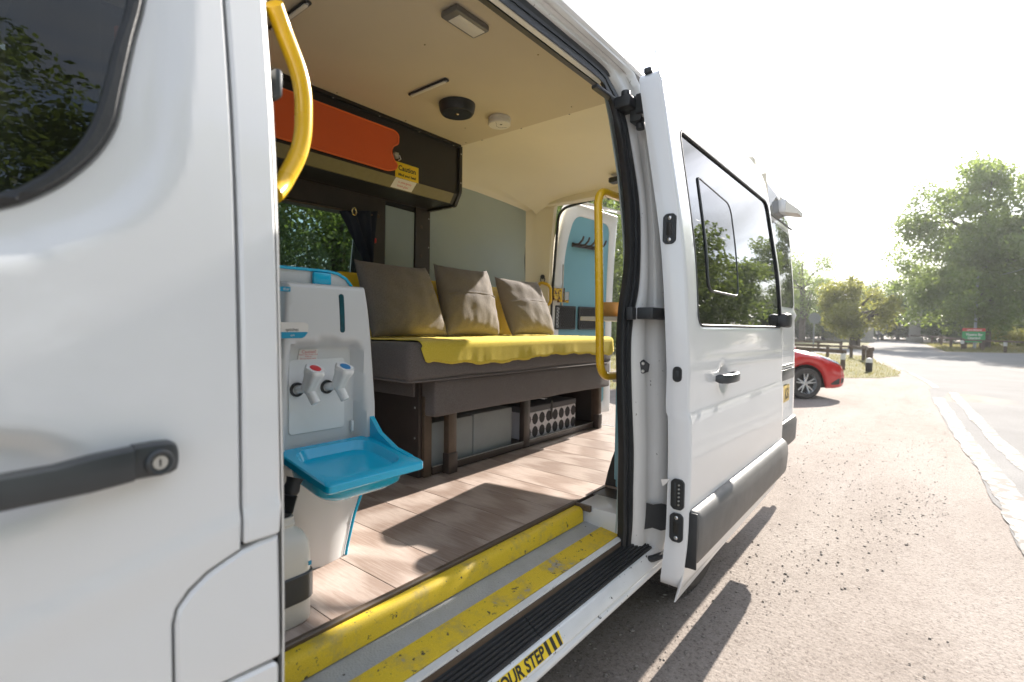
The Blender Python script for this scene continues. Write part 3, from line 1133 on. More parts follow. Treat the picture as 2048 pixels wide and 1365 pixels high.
# fuel flap and rocker panel below the door
flap = [(0.3398, 0.9385), (0.315, 0.9378), (0.2903, 0.9330), (0.2699, 0.9258), (0.2499, 0.9172), (0.2298, 0.9028), (0.216, 0.8868), (0.2122, 0.8705), (0.2120, 0.7715), (0.337, 0.7665), (0.3405, 0.770)]
panel('fuel_flap', flap, near(), WHITE, VAN, th=0.02, step=0.02, er=0.004)
panel('rocker_panel', rpoly([(0.212, 0.42), (0.337, 0.42), (0.3385, 0.7615), (0.212, 0.7665)], [0.004, 0.004, 0.012, 0.004]), near(), WHITE, VAN, th=0.02, step=0.03, er=0.004)
panel('b_pillar', rpoly([(0.2925, 0.9420), (0.3405, 0.9420), (0.3440, 0.985), (0.3465, 1.2), (0.3478, 1.45), (0.3495, 1.6), (0.3515, 1.75), (0.352, 2.0), (0.37, 2.12), (0.36, 2.15), (-0.1, 2.15), (-0.1, 2.045), (0.272, 2.045), (0.2995, 2.01), (0.2990, 1.60), (0.2975, 1.22), (0.2935, 0.99)], 0.004, 2), near(lambda u, v: -0.004 * smooth01(0.006, -0.006, v - np.interp(u, CREASE_X, CREASE_Z)) * smooth01(-0.1, -0.01, v - np.interp(u, CREASE_X, CREASE_Z))), WHITE, VAN, th=0.03, step=0.02, er=0.004)
# dark gap filler behind the seams
panel('door_gap', [(-0.82, 0.40), (0.342, 0.40), (0.346, 1.2), (0.35, 2.0), (0.34, 2.14), (0.24, 2.14), (0.245, 1.6), (0.24, 1.3), (0.17, 1.22), (-0.82, 1.15)], lambda u, v: (u, W(v) + 0.034, v), DARKIN, VAN, th=0.002, step=0.1, er=0)

# ---- side-door frame: jamb (painted metal) and rubber seal swept round the opening
SL = [(1.578, .42, .08), (1.553, .65, .08), (1.549, .82, .08), (1.541, .99, .08), (1.544, 1.16, .08), (1.568, 1.295, .08), (1.600, 1.40, .075), (1.615, 1.505, .065), (1.645, 1.69, .06), (1.65, 1.87, .058), (1.63, 1.985, .056), (1.575, 2.05, .053), (1.48, 2.077, .05), (1.0, 2.075, .05), (.6, 2.075, .05), (.46, 2.055, .055), (.405, 1.99, .06), (.387, 1.85, .065), (.378, 1.2, .07), (.372, .45, .07)]
SR = [(1.628, .42, .070), (1.615, .65, .070), (1.611, .81, .070), (1.600, .985, .070), (1.603, 1.158, .070), (1.628, 1.265, .070), (1.665, 1.375, .062), (1.680, 1.51, .052), (1.715, 1.70, .05), (1.71, 1.885, .05), (1.685, 2.03, .05), (1.61, 2.105, .05), (1.5, 2.135, .048), (1.0, 2.132, .048), (.6, 2.132, .048), (.435, 2.105, .045), (.384, 2.02, .045), (.368, 1.85, .045), (.361, 1.2, .045), (.357, .45, .045)]
SO = [(1.765, .38, .0), (1.752, .65, 0), (1.748, .8, 0), (1.75, .985, 0), (1.754, 1.16, 0), (1.750, 1.28, 0), (1.745, 1.4, 0), (1.747, 1.52, 0), (1.775, 1.74, 0), (1.788, 1.9, 0), (1.780, 2.06, 0), (1.735, 2.145, 0), (1.64, 2.165, 0), (1.0, 2.165, 0), (.6, 2.165, 0), (.42, 2.14, 0), (.362, 2.06, .003), (.354, 1.85, .004), (.348, 1.2, .004), (.342, .45, .004)]
N = 110
SLs, SRs, SOs = (catmull(a, N) for a in (SL, SR, SO))


def on(p):
    return Vector((p[0], float(W(p[1])) + p[2], p[1]))


rows = []
for a, b in zip(SRs, SOs):
    A, B = on(a), on(b)
    row = []
    dvec = B - A
    nrm = Vector((-0.75, -0.65, 0)) if a[0] > 1.0 and a[1] < 1.95 else Vector((0, -0.5, -0.8)) if a[1] > 1.95 else Vector((0.8, -0.5, 0))
    for t, e in ((0.0, 0.0), (0.10, 0.010), (0.30, 0.012), (0.38, 0.004), (0.43, -0.004), (0.62, -0.004), (0.68, 0.006), (0.93, 0.008), (1.0, 0.0)):
        k = min(1.0, dvec.length / 0.10)
        row.append(A + dvec * t + nrm * e * k)
    rows.append(row)
frame = loft('door_frame', rows, JAMB, VAN, smooth=60)
rows = []
for a, b in zip(SLs, SRs):
    A, B = on(a), on(b)
    d = B - A
    nrm = Vector((-0.6, -0.8, 0)) if a[0] > 1.0 and a[1] < 1.95 else Vector((0, -0.6, -0.7)) if a[1] > 1.95 else Vector((0.7, -0.7, 0))
    row = []
    for t, e in ((-0.02, -0.03), (0.0, 0.0), (0.06, 0.008), (0.25, 0.012), (0.42, 0.006), (0.5, 0.002), (0.58, 0.010), (0.8, 0.012), (0.97, 0.006), (1.02, -0.004)):
        k = min(1.0, d.length / 0.05)
        row.append(A + d * t + nrm * e * k)
    rows.append(row)
loft('door_seal', rows, RUBBER, VAN, smooth=60)
# inner lining of C pillar hides the hollow section
panel('pillar_lining', [(1.592, 0.50), (1.590, 1.10), (1.63, 1.28), (1.68, 1.5), (1.71, 1.8), (1.70, 2.0), (1.68, 2.16), (1.95, 2.16), (1.95, 0.50)], lambda u, v: (u, W(v) + 0.112, v), WALLB, VAN, th=0.006, step=0.1, er=0)
# header above the opening: guide track and inner rail
extrude_x('header_track', [(0.876, 2.078), (0.894, 2.078), (0.902, 2.086), (0.902, 2.105), (0.876, 2.105)], 0.42, 1.56, WPLASTIC, VAN)
extrude_x('header_rail', [(0.915, 2.092), (0.930, 2.090), (0.934, 2.125), (0.917, 2.125)], 0.40, 1.60, BLACKP, VAN)
extrude_x('header_cover', [(0.872, 2.112), (0.935, 2.126), (0.945, 2.292), (0.905, 2.235), (0.872, 2.195)], 0.36, 1.72, DARKIN, VAN)
# rain gutter line
rows = []
for i in range(60):
    x = -0.15 + (3.3 + 0.15) * i / 59
    rows.append([(x, W(2.19) + dy, z) for dy, z in ((0.02, 2.168), (-0.004, 2.166), (-0.012, 2.176), (-0.010, 2.186), (0.004, 2.192), (0.03, 2.194))])
loft('rain_gutter', rows, WHITE, VAN, closed_v=True, caps=True)

# ---- rest of the near side, behind the door
arch = [(2.25 + 0.42 * math.cos(math.radians(a)), 0.42 + 0.42 * math.sin(math.radians(a))) for a in range(0, 181, 10)]
side = [(1.745, 0.38), (1.82, 0.38)] + arch[::-1][1:-1] + [(2.68, 0.38), (3.30, 0.40), (3.30, 2.12), (3.26, 2.17), (1.80, 2.17), (1.79, 2.05), (1.788, 1.9), (1.745, 1.5), (1.752, 1.2)]
panel('side_panel', side, near(lambda u, v: 0.012 * smooth01(0.004, -0.012, sdist(rrect(1.95, 1.32, 3.12, 1.94, 0.08), u, v))), WHITE, VAN, th=0.03, step=0.035, er=0.005, back=False)
extrude_x('centre_track', [(0.703, 1.285), (0.698, 1.275), (0.698, 1.245), (0.703, 1.235), (0.72, 1.235), (0.72, 1.285)], 1.90, 3.10, BLACKP, VAN)
# wheel-arch liner
rows = []
for x, z in [(2.25 + 0.42 * math.cos(math.radians(a)), 0.42 + 0.42 * math.sin(math.radians(a))) for a in range(-10, 191, 8)]:
    rows.append([(x, 0.70, z), (x, 1.0, z)])
loft('arch_liner', rows, UNDER, VAN)

# far side skin with its window and cab window
WIN_F = rrect(0.43, 1.30, 1.71, 1.862, 0.06)
CABW = rpoly([(-0.55, 1.33), (0.16, 1.36), (0.20, 1.90), (-0.10, 1.90)], [0.05, 0.10, 0.05, 0.06])
panel('far_side', [(-0.80, 0.40), (1.82, 0.40)] + arch[::-1] + [(2.68, 0.40), (3.30, 0.40), (3.30, 2.17), (-0.14, 2.17), (-0.66, 1.46), (-0.80, 1.3)], far, WHITE, VAN, [WIN_F, CABW], th=0.012, step=0.08, er=0.004, inward=(0, -1, 0))
panel('cab_window', CABW, lambda u, v: (u, YC2 - W(v) - 0.008, v), GLASS, VAN, th=0.004, step=0.2, er=0, inward=(0, -1, 0))
tube('cab_window_seal', [(u, YC2 - float(W(v)) - 0.014, v) for u, v in CABW], 0.012, RUBBER, VAN, seg=8, closed=True)

# roof
def roof_row(x, lift=0.0):
    half = [(W(2.19) + 0.004, 2.192), (0.90, 2.235), (0.985, 2.315), (1.09, 2.385), (1.28, 2.42), (1.68, 2.435)]
    full_ = half + [(YC2 - y, z) for y, z in half[:-1][::-1]]
    return [(x, y, 2.19 + (z - 2.19) * (1 - lift)) for y, z in catmull(full_, 34)]


loft('roof', [roof_row(x, l) for x, l in ((-0.16, 0.98), (-0.05, 0.45), (0.15, 0.1), (0.4, 0), (1.2, 0), (2.2, 0), (3.0, 0), (3.22, 0.05), (3.31, 0.2))], WHITE, VAN, smooth=60, flip=True)
# underbody slab, front bulk
box('underbody', (-1.2, 0.765, 0.362), (3.28, 2.60, 0.425), UNDER, VAN)
box('floor_pan', (-1.2, 0.99, 0.4255), (2.99, 2.60, 0.538), UNDER, VAN)
box('front_floor', (-0.9, 0.80, 0.541), (0.34, 2.45, 0.575), DARKIN, VAN)
# cab front: bonnet, windscreen, grille, simple but closed
st = [(-0.14, 2.17, 2.05), (-0.66, 1.46, 1.30)]
nose = []
for x, zt, w in ((-0.80, 1.34, 0.92), (-1.05, 1.20, 0.91), (-1.35, 1.12, 0.88), (-1.62, 1.00, 0.80), (-1.74, 0.80, 0.72), (-1.78, 0.55, 0.70), (-1.72, 0.38, 0.70)):
    ring = []
    for k in range(17):
        a = math.pi * k / 16
        c, s_ = math.cos(a), math.sin(a)
        f = (abs(c) ** 5 + abs(s_) ** 5) ** -0.2
        ring.append((x, 1.68 - w * f * c, 0.34 + max(0.001, (zt - 0.34)) * f * s_))
    nose.append(ring)
loft('bonnet', nose, WHITE, VAN, smooth=60, flip=True)
ws = []
for x, z in ((-0.82, 1.33), (-0.5, 1.72), (-0.16, 2.16)):
    ws.append([(x - 0.10 * (1 - ((y - 1.68) / 0.85) ** 2), y, z) for y in np.linspace(0.80, 2.56, 12)])
loft('windscreen', ws, GLASS, VAN, smooth=60)
loft('dashboard', [[(-0.80, y, 1.30) for y in (0.8, 2.43)], [(-0.45, y, 1.28) for y in (0.8, 2.43)], [(-0.40, y, 1.10) for y in (0.8, 2.43)], [(-0.6, y, 0.58) for y in (0.8, 2.43)]], DARKIN, VAN)
for yc in (1.12, 2.08):
    bm = bmesh.new()
    bm_box(bm, (-0.30, yc - 0.25, 0.85), (0.22, yc + 0.25, 1.02), 0.05, 3)
    bm_box(bm, (0.10, yc - 0.24, 0.98), (0.24, yc + 0.24, 1.55), 0.05, 3)
    bm_box(bm, (0.13, yc - 0.13, 1.58), (0.22, yc + 0.13, 1.78), 0.04, 3)
    bm_box(bm, (-0.2, yc - 0.2, 0.575), (0.15, yc + 0.2, 0.86))
    mkbm('cab_seat', bm, DARKIN, VAN)


# ---- wheels
def van_wheel(x, y, side_):
    w = bpy.data.objects.new('wheel', None)
    link(w, VAN)
    w.location = (0, 0, 0)
    prof = [(0.19, -0.10), (0.25, -0.108), (0.305, -0.105), (0.33, -0.085), (0.336, -0.05), (0.336, 0.05), (0.33, 0.085), (0.305, 0.105), (0.25, 0.108), (0.19, 0.10)]
    bm = bmesh.new()
    bm_lathe(bm, prof, (x, y, 0.423), (0, 1, 0), 48, cap=False)
    # tread blocks
    for k in range(48):
        a = 2 * math.pi * k / 48
        for yy in (-0.07, -0.025, 0.025, 0.07):
            r = 0.337
            mt = Matrix.Translation((x, y, 0.423)) @ Matrix.Rotation(a + (0.03 if yy > 0 else 0), 4, 'Y') @ Matrix.Translation((0, yy, r))
            bm_box(bm, (-0.016, -0.016, -0.008), (0.016, 0.016, 0.004), 0, 1, mt)
    mkbm('tyre', bm, TYRE, w, 30)
    lathe('rim', [(0.0, -0.03), (0.07, -0.03), (0.09, 0.01), (0.15, 0.03), (0.185, 0.05), (0.195, 0.08), (0.2, 0.1)], (x, y, 0.423), ALU, w, (0, -side_, 0), 32, cap=False)


van_wheel(2.24, 0.825, 1)
van_wheel(2.24, 2.53, -1)
van_wheel(-1.05, 0.82, 1)
van_wheel(-1.05, 2.53, -1)

# ---- sill: painted rocker, rubber track, step
sill = [(0.735, 0.4480), (0.7230, 0.4490), (0.7165, 0.4475), (0.7120, 0.4440), (0.6945, 0.4130), (0.6930, 0.4085), (0.6955, 0.4045), (0.6990, 0.4020), (0.6985, 0.3980), (0.6935, 0.3940), (0.6910, 0.3880), (0.6915, 0.3820), (0.6960, 0.3750), (0.71, 0.368), (0.735, 0.360), (0.76, 0.360), (0.76, 0.4475)]
extrude_x('sill', sill, 0.342, 1.80, SILLW, VAN)
trk = [(0.7205, 0.4505)]
for i in range(6):                                        # ribbed rubber, rising towards the step
    y = 0.7225 + i * 0.0085
    z = 0.4545 + i * 0.0055
    trk += [(y, z), (y + 0.0055, z + 0.0012), (y + 0.0065, z - 0.0030), (y + 0.008, z - 0.0030)]
trk += [(0.7758, 0.486), (0.7758, 0.43), (0.7205, 0.43)]
extrude_x('rubber_track', trk, 0.345, 1.02, RUBBER, VAN)
extrude_x('rubber_track', trk, 1.023, 1.70, RUBBER, VAN)
extrude_x('step_riser', [(0.7765, 0.476), (0.7835, 0.476), (0.7835, 0.500), (0.7765, 0.500)], 0.345, 1.70, BROWNL, VAN)
extrude_x('step_edge_strip', [(0.7790, 0.5005), (0.7960, 0.5030), (0.7960, 0.5085), (0.7790, 0.5070)], 0.345, 1.655, SILLW, VAN)
extrude_x('step_tread', [(0.7965, 0.49), (0.945, 0.505), (0.945, 0.525), (0.7965, 0.5065)], 0.345, 1.655, TREAD, VAN)
extrude_x('tread_tape', [(0.7970, 0.5085), (0.8680, 0.5172), (0.8680, 0.5200), (0.7970, 0.5113)], 0.345, 1.650, YSTRIP, VAN)
nose_p = [(0.9675, 0.5785), (0.950, 0.5790), (0.942, 0.5770), (0.936, 0.5720), (0.9325, 0.5640), (0.9300, 0.5285), (0.9340, 0.5250), (0.9675, 0.5250)]
extrude_x('step_nosing', nose_p, 0.345, 1.575, YWORN, VAN, nx=20)
extrude_x('floor_edge_trim', [(0.9685, 0.5660), (0.9685, 0.5850), (0.972, 0.5885), (0.982, 0.5885), (0.9865, 0.5850), (0.9865, 0.5660)], 0.345, 1.590, BROWNL, VAN)
box('floor_edge_trim', (1.577, 0.905, 0.566), (1.591, 0.9684, 0.5880), BROWNL, VAN, 0.002)
box('pillar_foot', (1.5925, 0.800, 0.505), (1.733, 0.9675, 0.5815), WPLASTIC, VAN, 0.006)
# MIND YOUR STEP sticker on the sloped face of the sill
sd = Vector((0, 0.7120 - 0.6945, 0.4440 - 0.4130)).normalized()
sn = Vector((0, -sd.z, sd.y))
so = Vector((0, 0.6945, 0.4130)) + sn * 0.0006
H = 0.034


def sill_pt(x, t, lift=0.0):
    p = so + sd * t + sn * lift
    return (x, p.y, p.z)


stk = mk('step_sticker', [sill_pt(0.44, 0.001), sill_pt(1.088, 0.001), sill_pt(1.088, H), sill_pt(0.44, H)], [(0, 1, 2, 3)], CAUTION, VAN, None)
for i in range(3):
    for x0 in (1.022 + i * 0.025, 0.444 + i * 0.025):
        mk('stripe', [sill_pt(x0, 0.0011, 0.0005), sill_pt(x0 + 0.0125, 0.0011, 0.0005), sill_pt(x0 + 0.0125 - 0.004, H, 0.0005), sill_pt(x0 - 0.004, H, 0.0005)], [(0, 1, 2, 3)], INK, stk, None)
text('lettering', 'MIND YOUR STEP', 0.0405, face_mtx(sill_pt(1.012, 0.0038, 0.0006), (1, 0, 0), sd), INK, stk, 'RIGHT', 0.92, 0.0013)

# ---- interior shell
fl = box('floor', (0.345, 0.9870, 0.54), (2.985, 2.44, 0.5755), BROWN, VAN)
x = 0.605 - 0.1775 * 2
k = 0
pm = None
while x < 2.97:
    x1 = min(x + 0.1775, 2.972)
    y0 = 0.9872 if x < 1.72 else 0.815
    x0 = max(x, 0.346)
    bm = bmesh.new()
    bm_box(bm, (x0 + 0.0009, y0, 0.5757), (x1 - 0.0009, 2.438, 0.5800), 0.0008, 1)
    mkbm('plank', bm, PLANK, fl, None)
    x = x1
    if x1 >= 2.972:
        break
box('rear_threshold', (2.974, 0.80, 0.55), (2.995, 2.40, 0.5815), ALU, VAN, 0.002)
box('rear_step', (2.996, 0.80, 0.40), (3.30, 2.42, 0.47), BLACKP, VAN, 0.01)
box('floor_side', (1.735, 0.80, 0.50), (2.985, 0.9868, 0.5755), BROWN, VAN)

# ceiling: taupe board, then cream liner over the back
box('ceiling_board', (0.10, 0.95, 2.300), (2.165, 2.30, 2.308), CEIL, VAN)
rows = []
for x, dz in ((2.14, 0.0), (2.30, 0.004), (2.6, 0.0), (2.9, -0.03), (3.10, -0.06), (3.20, -0.085), (3.245, -0.105)):
    base_ = [(0.835, 2.10), (0.86, 2.19), (0.92, 2.265), (1.02, 2.305), (1.3, 2.316), (1.615, 2.318), (1.93, 2.316), (2.18, 2.300), (2.32, 2.262), (2.405, 2.212), (2.446, 2.165)]
    rows.append([(x, y, z + dz * (1 if 0.9 < y < 2.4 else 0.4)) for y, z in catmull(base_, 36)])
liner = loft('ceiling_liner', rows, CREAM, VAN, smooth=60)
for (xx, yy) in [(0.62, 2.13), (0.95, 2.13), (1.32, 2.13), (1.72, 2.13), (1.98, 1.95), (1.30, 1.50), (2.10, 1.35), (1.62, 1.20), (2.14, 2.10), (0.75, 1.35)]:
    lathe('screw', [(0.0, -0.0022), (0.003, -0.0018), (0.0042, 0.0), (0.0042, 0.001)], (xx, yy, 2.300), BRASS, VAN, (0, 0, 1), 8, cap=False)
for (xx, yy) in [(2.19, 2.02), (2.19, 1.73), (2.19, 1.42), (3.10, 2.1), (3.12, 1.8), (3.13, 1.5)]:
    zz = 2.313 if xx < 2.5 else 2.258
    lathe('screw', [(0.0, -0.004), (0.0035, -0.0035), (0.0045, 0.0), (0.0045, 0.004)], (xx, yy, zz), BLACKP, VAN, (0, 0, 1), 8, cap=False)


# far wall pieces (one plane, y = 2.45)
def wallpiece(name, poly, y, m, th=0.008, holes=(), er=0.002, step=0.2):
    return panel(name, poly, lambda u, v: (u, np.full_like(u, y), v), m, VAN, holes, th=th, step=step, er=er)


wallpiece('wall_backing', [(0.30, 0.58), (3.24, 0.58), (3.24, 2.17), (0.30, 2.17)], 2.462, DARKIN, 0.004, [rrect(0.47, 1.31, 1.70, 1.855, 0.05)], 0)
wallpiece('wall_panel', [(2.172, 0.60), (3.215, 0.60), (3.205, 1.3), (3.17, 1.75), (3.19, 2.02), (3.20, 2.182), (3.05, 2.196), (2.85, 2.188), (2.62, 2.202), (2.45, 2.192), (2.172, 2.198)], 2.450, WALLB)
wallpiece('wall_panel', rpoly([(1.828, 0.60), (2.036, 0.60), (2.052, 1.922), (1.836, 1.928)], 0.004, 2), 2.450, WALLB)
wallpiece('window_surround', rpoly([(0.30, 0.60), (1.822, 0.60), (1.832, 1.955), (0.30, 1.955)], 0.004, 2), 2.446, BROWN, 0.012, [rrect(0.47, 1.31, 1.712, 1.852, 0.05)])
wallpiece('post_cover', rpoly([(2.046, 0.60), (2.172, 0.60), (2.172, 1.965), (2.056, 1.965)], 0.004, 2), 2.440, BROWN, 0.014)
for zz in (1.90, 1.72, 1.55):
    lathe('screw', [(0.0, 0.003), (0.003, 0.0025), (0.0045, 0.0)], (2.16, 2.440, zz), STEEL, VAN, (0, -1, 0), 8, cap=False)
    lathe('cover_button', [(0.0, 0.003), (0.009, 0.0025), (0.011, 0.0)], (2.10, 2.440, zz - 0.06), BROWNL, VAN, (0, -1, 0), 14, cap=False)
box('wall_header', (0.30, 2.425, 1.955), (2.16, 2.459, 2.17), BROWN, VAN, 0.002)
fw = panel('side_window', rrect(0.44, 1.305, 1.705, 1.858, 0.06), lambda u, v: (u, np.full_like(u, 2.555), v), GLASS, VAN, th=0.004, step=0.3, er=0)
tube('glazing_bar', [(1.155, 2.548, 1.305), (1.155, 2.548, 1.858)], 0.010, RUBBER, fw, 8)
panel('window_reveal', rrect(0.44, 1.29, 1.72, 1.872, 0.06), lambda u, v: (u, np.full_like(u, 2.4585), v), BLACKP, VAN, [rrect(0.455, 1.318, 1.702, 1.846, 0.05)], th=0.10, step=0.3, er=0.002)

# D pillar far side, cream, and back door frame
rows = []
for z in np.linspace(0.50, 2.19, 24):
    lean = 0.0 + 0.05 * max(0, (z - 1.3) / 0.9) ** 2
    rows.append([(3.185 - lean * 0.3, 2.4515, z), (3.21, 2.435, z), (3.245, 2.40, z), (3.275, 2.335 - lean, z), (3.285, 2.300 - lean, z), (3.315, 2.292 - lean, z), (3.318, 2.30 - lean, z), (3.318, 2.58, z)])
loft('rear_pillar', rows, CREAM, VAN, smooth=50, flip=True)
rows = []
for z in np.linspace(0.45, 2.17, 16):
    lean = 0.05 * max(0, (z - 1.3) / 0.9) ** 2
    y_ = 0.915 + lean
    rows.append([(3.20, 0.80, z), (3.22, y_ - 0.01, z), (3.29, y_ + 0.02, z), (3.318, y_ + 0.02, z), (3.318, 0.70 + lean, z)])
loft('rear_pillar', rows, CREAM, VAN, smooth=50)
box('rear_header', (3.23, 0.80, 2.17), (3.32, 2.44, 2.26), CREAM, VAN, 0.012)
tube('rear_seal', fillet([(3.322, 2.305, 0.50), (3.322, 2.292, 1.40), (3.322, 2.235, 2.15), (3.322, 1.9, 2.185), (3.322, 1.3, 2.185), (3.322, 1.00, 2.15), (3.322, 0.945, 1.4), (3.322, 0.935, 0.5)], 0.10, 8), 0.011, RUBBER, VAN, 8)
panel('near_wall_lining', [(1.95, 0.50), (3.24, 0.50), (3.24, 2.16), (1.95, 2.16)], lambda u, v: (u, W(v) + 0.112, v), BLUEP, VAN, th=0.006, step=0.1, er=0)
lathe('lashing_ring', [(0, 0), (0.018, 0), (0.018, 0.006), (0, 0.008)], (3.262, 2.34, 1.62), BLACKP, VAN, (-0.7, -0.7, 0), 14, cap=False)
bm = bmesh.new()
bm_tube(bm, [(3.255 + 0.018 * math.cos(a) * 0.7, 2.333 - 0.018 * math.cos(a) * 0.7, 1.598 + 0.02 * math.sin(a)) for a in np.linspace(0, 2 * math.pi, 14)[:-1]], 0.0035, 6, closed=True)
mkbm('lashing_ring', bm, BLACKP, VAN)

# ================================================================== sliding door (open, slid back along the side)
def dsurf(extra=None, off=0.0):
    def s(u, v):
        y = D(v) + off
        if extra is not None:
            y = y + extra(u, v)
        return (u, y, v)
    return s


SWIN = rpoly([(1.705, 1.245), (3.005, 1.245), (3.005, 1.92), (1.725, 1.92)], [0.05, 0.05, 0.06, 0.035], 6)


def sl_extra(u, v):
    e = 0.005 * smooth01(0.010, -0.004, sdist(SWIN, u, v))
    e = e + 0.006 * smooth01(-0.006, 0.008, v - 0.952) * smooth01(0.16, 0.02, v - 0.952)
    q = np.sqrt(((u - 1.965) / 0.055) ** 2 + ((v - 1.052) / 0.058) ** 2)
    e = e + 0.016 * smooth01(1.0, 0.5, q)
    return e


sl_out = [(1.645, 0.372), (2.93, 0.410), (2.985, 0.43), (3.0, 0.50), (3.000, 0.66), (3.02, 1.22), (3.045, 1.60), (3.045, 1.93), (3.02, 2.03), (2.96, 2.072), (2.60, 2.075), (1.625, 2.092), (1.603, 2.070), (1.598, 2.03), (1.598, 1.8), (1.596, 1.4), (1.598, 1.1), (1.600, 0.7), (1.600, 0.45), (1.606, 0.405), (1.622, 0.380)]
sd_ = panel('sliding_door', sl_out, dsurf(sl_extra), WHITE, VAN, [SWIN], th=0.072, step=0.016, er=0.006, smooth=50)
tag(sd_, 'white sliding side door slid back beyond the opening')
panel('door_skirt', [(1.600, 0.340), (2.0, 0.372), (2.93, 0.398), (2.96, 0.42), (2.96, 0.46), (1.605, 0.46)], dsurf(off=-0.0005), WHITE, sd_, th=0.004, step=0.05, er=0.001)
panel('door_top_skin', [(1.606, 2.06), (2.95, 2.06), (2.93, 2.082), (2.3, 2.105), (1.70, 2.128), (1.604, 2.152)], dsurf(off=-0.0005), WHITE, sd_, th=0.004, step=0.05, er=0.001)
panel('window_glass', SWIN, dsurf(off=0.0085), GLASSD, sd_, th=0.004, step=0.06, er=0)
tube('window_gasket', [(u, float(D(v)) + 0.004, v) for u, v in densify(SWIN, 0.05)], 0.0055, RUBBER, sd_, 6, closed=True)
SASH = rpoly([(1.842, 1.372), (2.215, 1.370), (2.255, 1.76), (1.866, 1.788)], [0.05, 0.04, 0.06, 0.015], 6)
tube('sash_gasket', [(u, float(D(v)) + 0.0065, v) for u, v in densify(SASH, 0.04)], 0.0042, HANDLEP, sd_, 6, closed=True)
panel('opening_sash', SASH, dsurf(off=0.0055), glass_mat('pale_sash_glass', (0.22, 0.25, 0.25), 1.5, 0.02), sd_, th=0.002, step=0.06, er=0)
# lower cladding strip
rows = []
for x in (1.614, 1.622, 1.64, 2.2, 2.8, 2.98, 2.995, 3.002):
    k = 0.35 if x in (1.614, 3.002) else 0.8 if x in (1.622, 2.995) else 1.0
    rows.append([(x, float(D(z)) + dy * k, z) for dy, z in ((0.004, 0.650), (-0.006, 0.6495), (-0.024, 0.640), (-0.034, 0.622), (-0.037, 0.58), (-0.036, 0.50), (-0.030, 0.475), (-0.012, 0.459), (0.004, 0.456))])
loft('cladding_strip', rows, CLAD, sd_, caps=True, closed_v=True, smooth=40)
box('cladding_end', (1.6065, float(D(0.56)) - 0.028, 0.462), (1.6135, float(D(0.56)) + 0.012, 0.644), BLACKP, sd_, 0.003)
# handle
rows = []
for x, h, dy in ((1.872, 0.010, 0.004), (1.876, 0.0165, 0.016), (1.895, 0.0175, 0.030), (1.95, 0.0165, 0.038), (2.0, 0.0165, 0.036), (2.035, 0.019, 0.026), (2.052, 0.017, 0.014), (2.058, 0.010, 0.004)):
    rows.append([(x, float(D(1.055)) - dy + 0.012 * math.cos(a) * (abs(math.cos(a)) ** 4 + abs(math.sin(a)) ** 4) ** -0.25, 1.055 + h * math.sin(a) * (abs(math.cos(a)) ** 4 + abs(math.sin(a)) ** 4) ** -0.25) for a in np.linspace(0, 2 * math.pi, 17)[:-1]])
loft('door_handle', rows, HANDLEP, sd_, closed_v=True, caps=True)
# rear guide cap at the belt line
rows = []
for x, h, dy in ((2.965, 0.020, 0.010), (2.972, 0.034, 0.030), (2.99, 0.038, 0.046), (3.04, 0.038, 0.046), (3.058, 0.034, 0.030), (3.064, 0.02, 0.010)):
    rows.append([(x, float(D(1.28)) - dy + 0.5 * dy + 0.022 * math.cos(a) * (abs(math.cos(a)) ** 4 + abs(math.sin(a)) ** 4) ** -0.25, 1.282 + h * math.sin(a) * (abs(math.cos(a)) ** 4 + abs(math.sin(a)) ** 4) ** -0.25) for a in np.linspace(0, 2 * math.pi, 17)[:-1]])
loft('guide_cap', rows, BLACKP, sd_, closed_v=True, caps=True)


# latch plates on the front edge of the door (edge faces -x at x = 1.598)
def edge_plate(name, z0, z1, kind):
    y0 = float(D((z0 + z1) / 2)) + 0.014
    y1 = y0 + 0.044
    c = 0.010
    out = rpoly([(y0 + c, z0), (y1 - c, z0), (y1, z0 + c), (y1, z1 - c), (y1 - c, z1), (y0 + c, z1), (y0, z1 - c), (y0, z0 + c)], 0.004, 2)
    p = panel(name, out, lambda u, v: (np.full_like(u, 1.5915), u, v), BLACKP, sd_, th=0.008, step=0.02, er=0.0015, inward=(1, 0, 0))
    yc = (y0 + y1) / 2
    if kind == 'screws':
        for z in (z0 + 0.014, z1 - 0.014):
            lathe('screw', [(0.0, 0.002), (0.004, 0.0018), (0.0065, 0.0)], (1.5915, yc, z), STEEL, sd_, (-1, 0, 0), 10, cap=False)
        box('latch_slot', (1.5895, yc - 0.009, z0 + 0.028), (1.5914, yc + 0.009, z1 - 0.028), INK, sd_, 0.001)
    if kind == 'pins':
        for i in range(6):
            z = z0 + 0.018 + i * (z1 - z0 - 0.036) / 5
            lathe('contact_pin', [(0.0, 0.005), (0.0028, 0.004), (0.0035, 0.0)], (1.5915, yc - 0.006, z), STEEL, sd_, (-1, 0, 0), 8, cap=False)
        box('contact_rail', (1.5890, yc + 0.004, z0 + 0.012), (1.5914, yc + 0.010, z1 - 0.012), HANDLEP, sd_, 0.001)
    return p


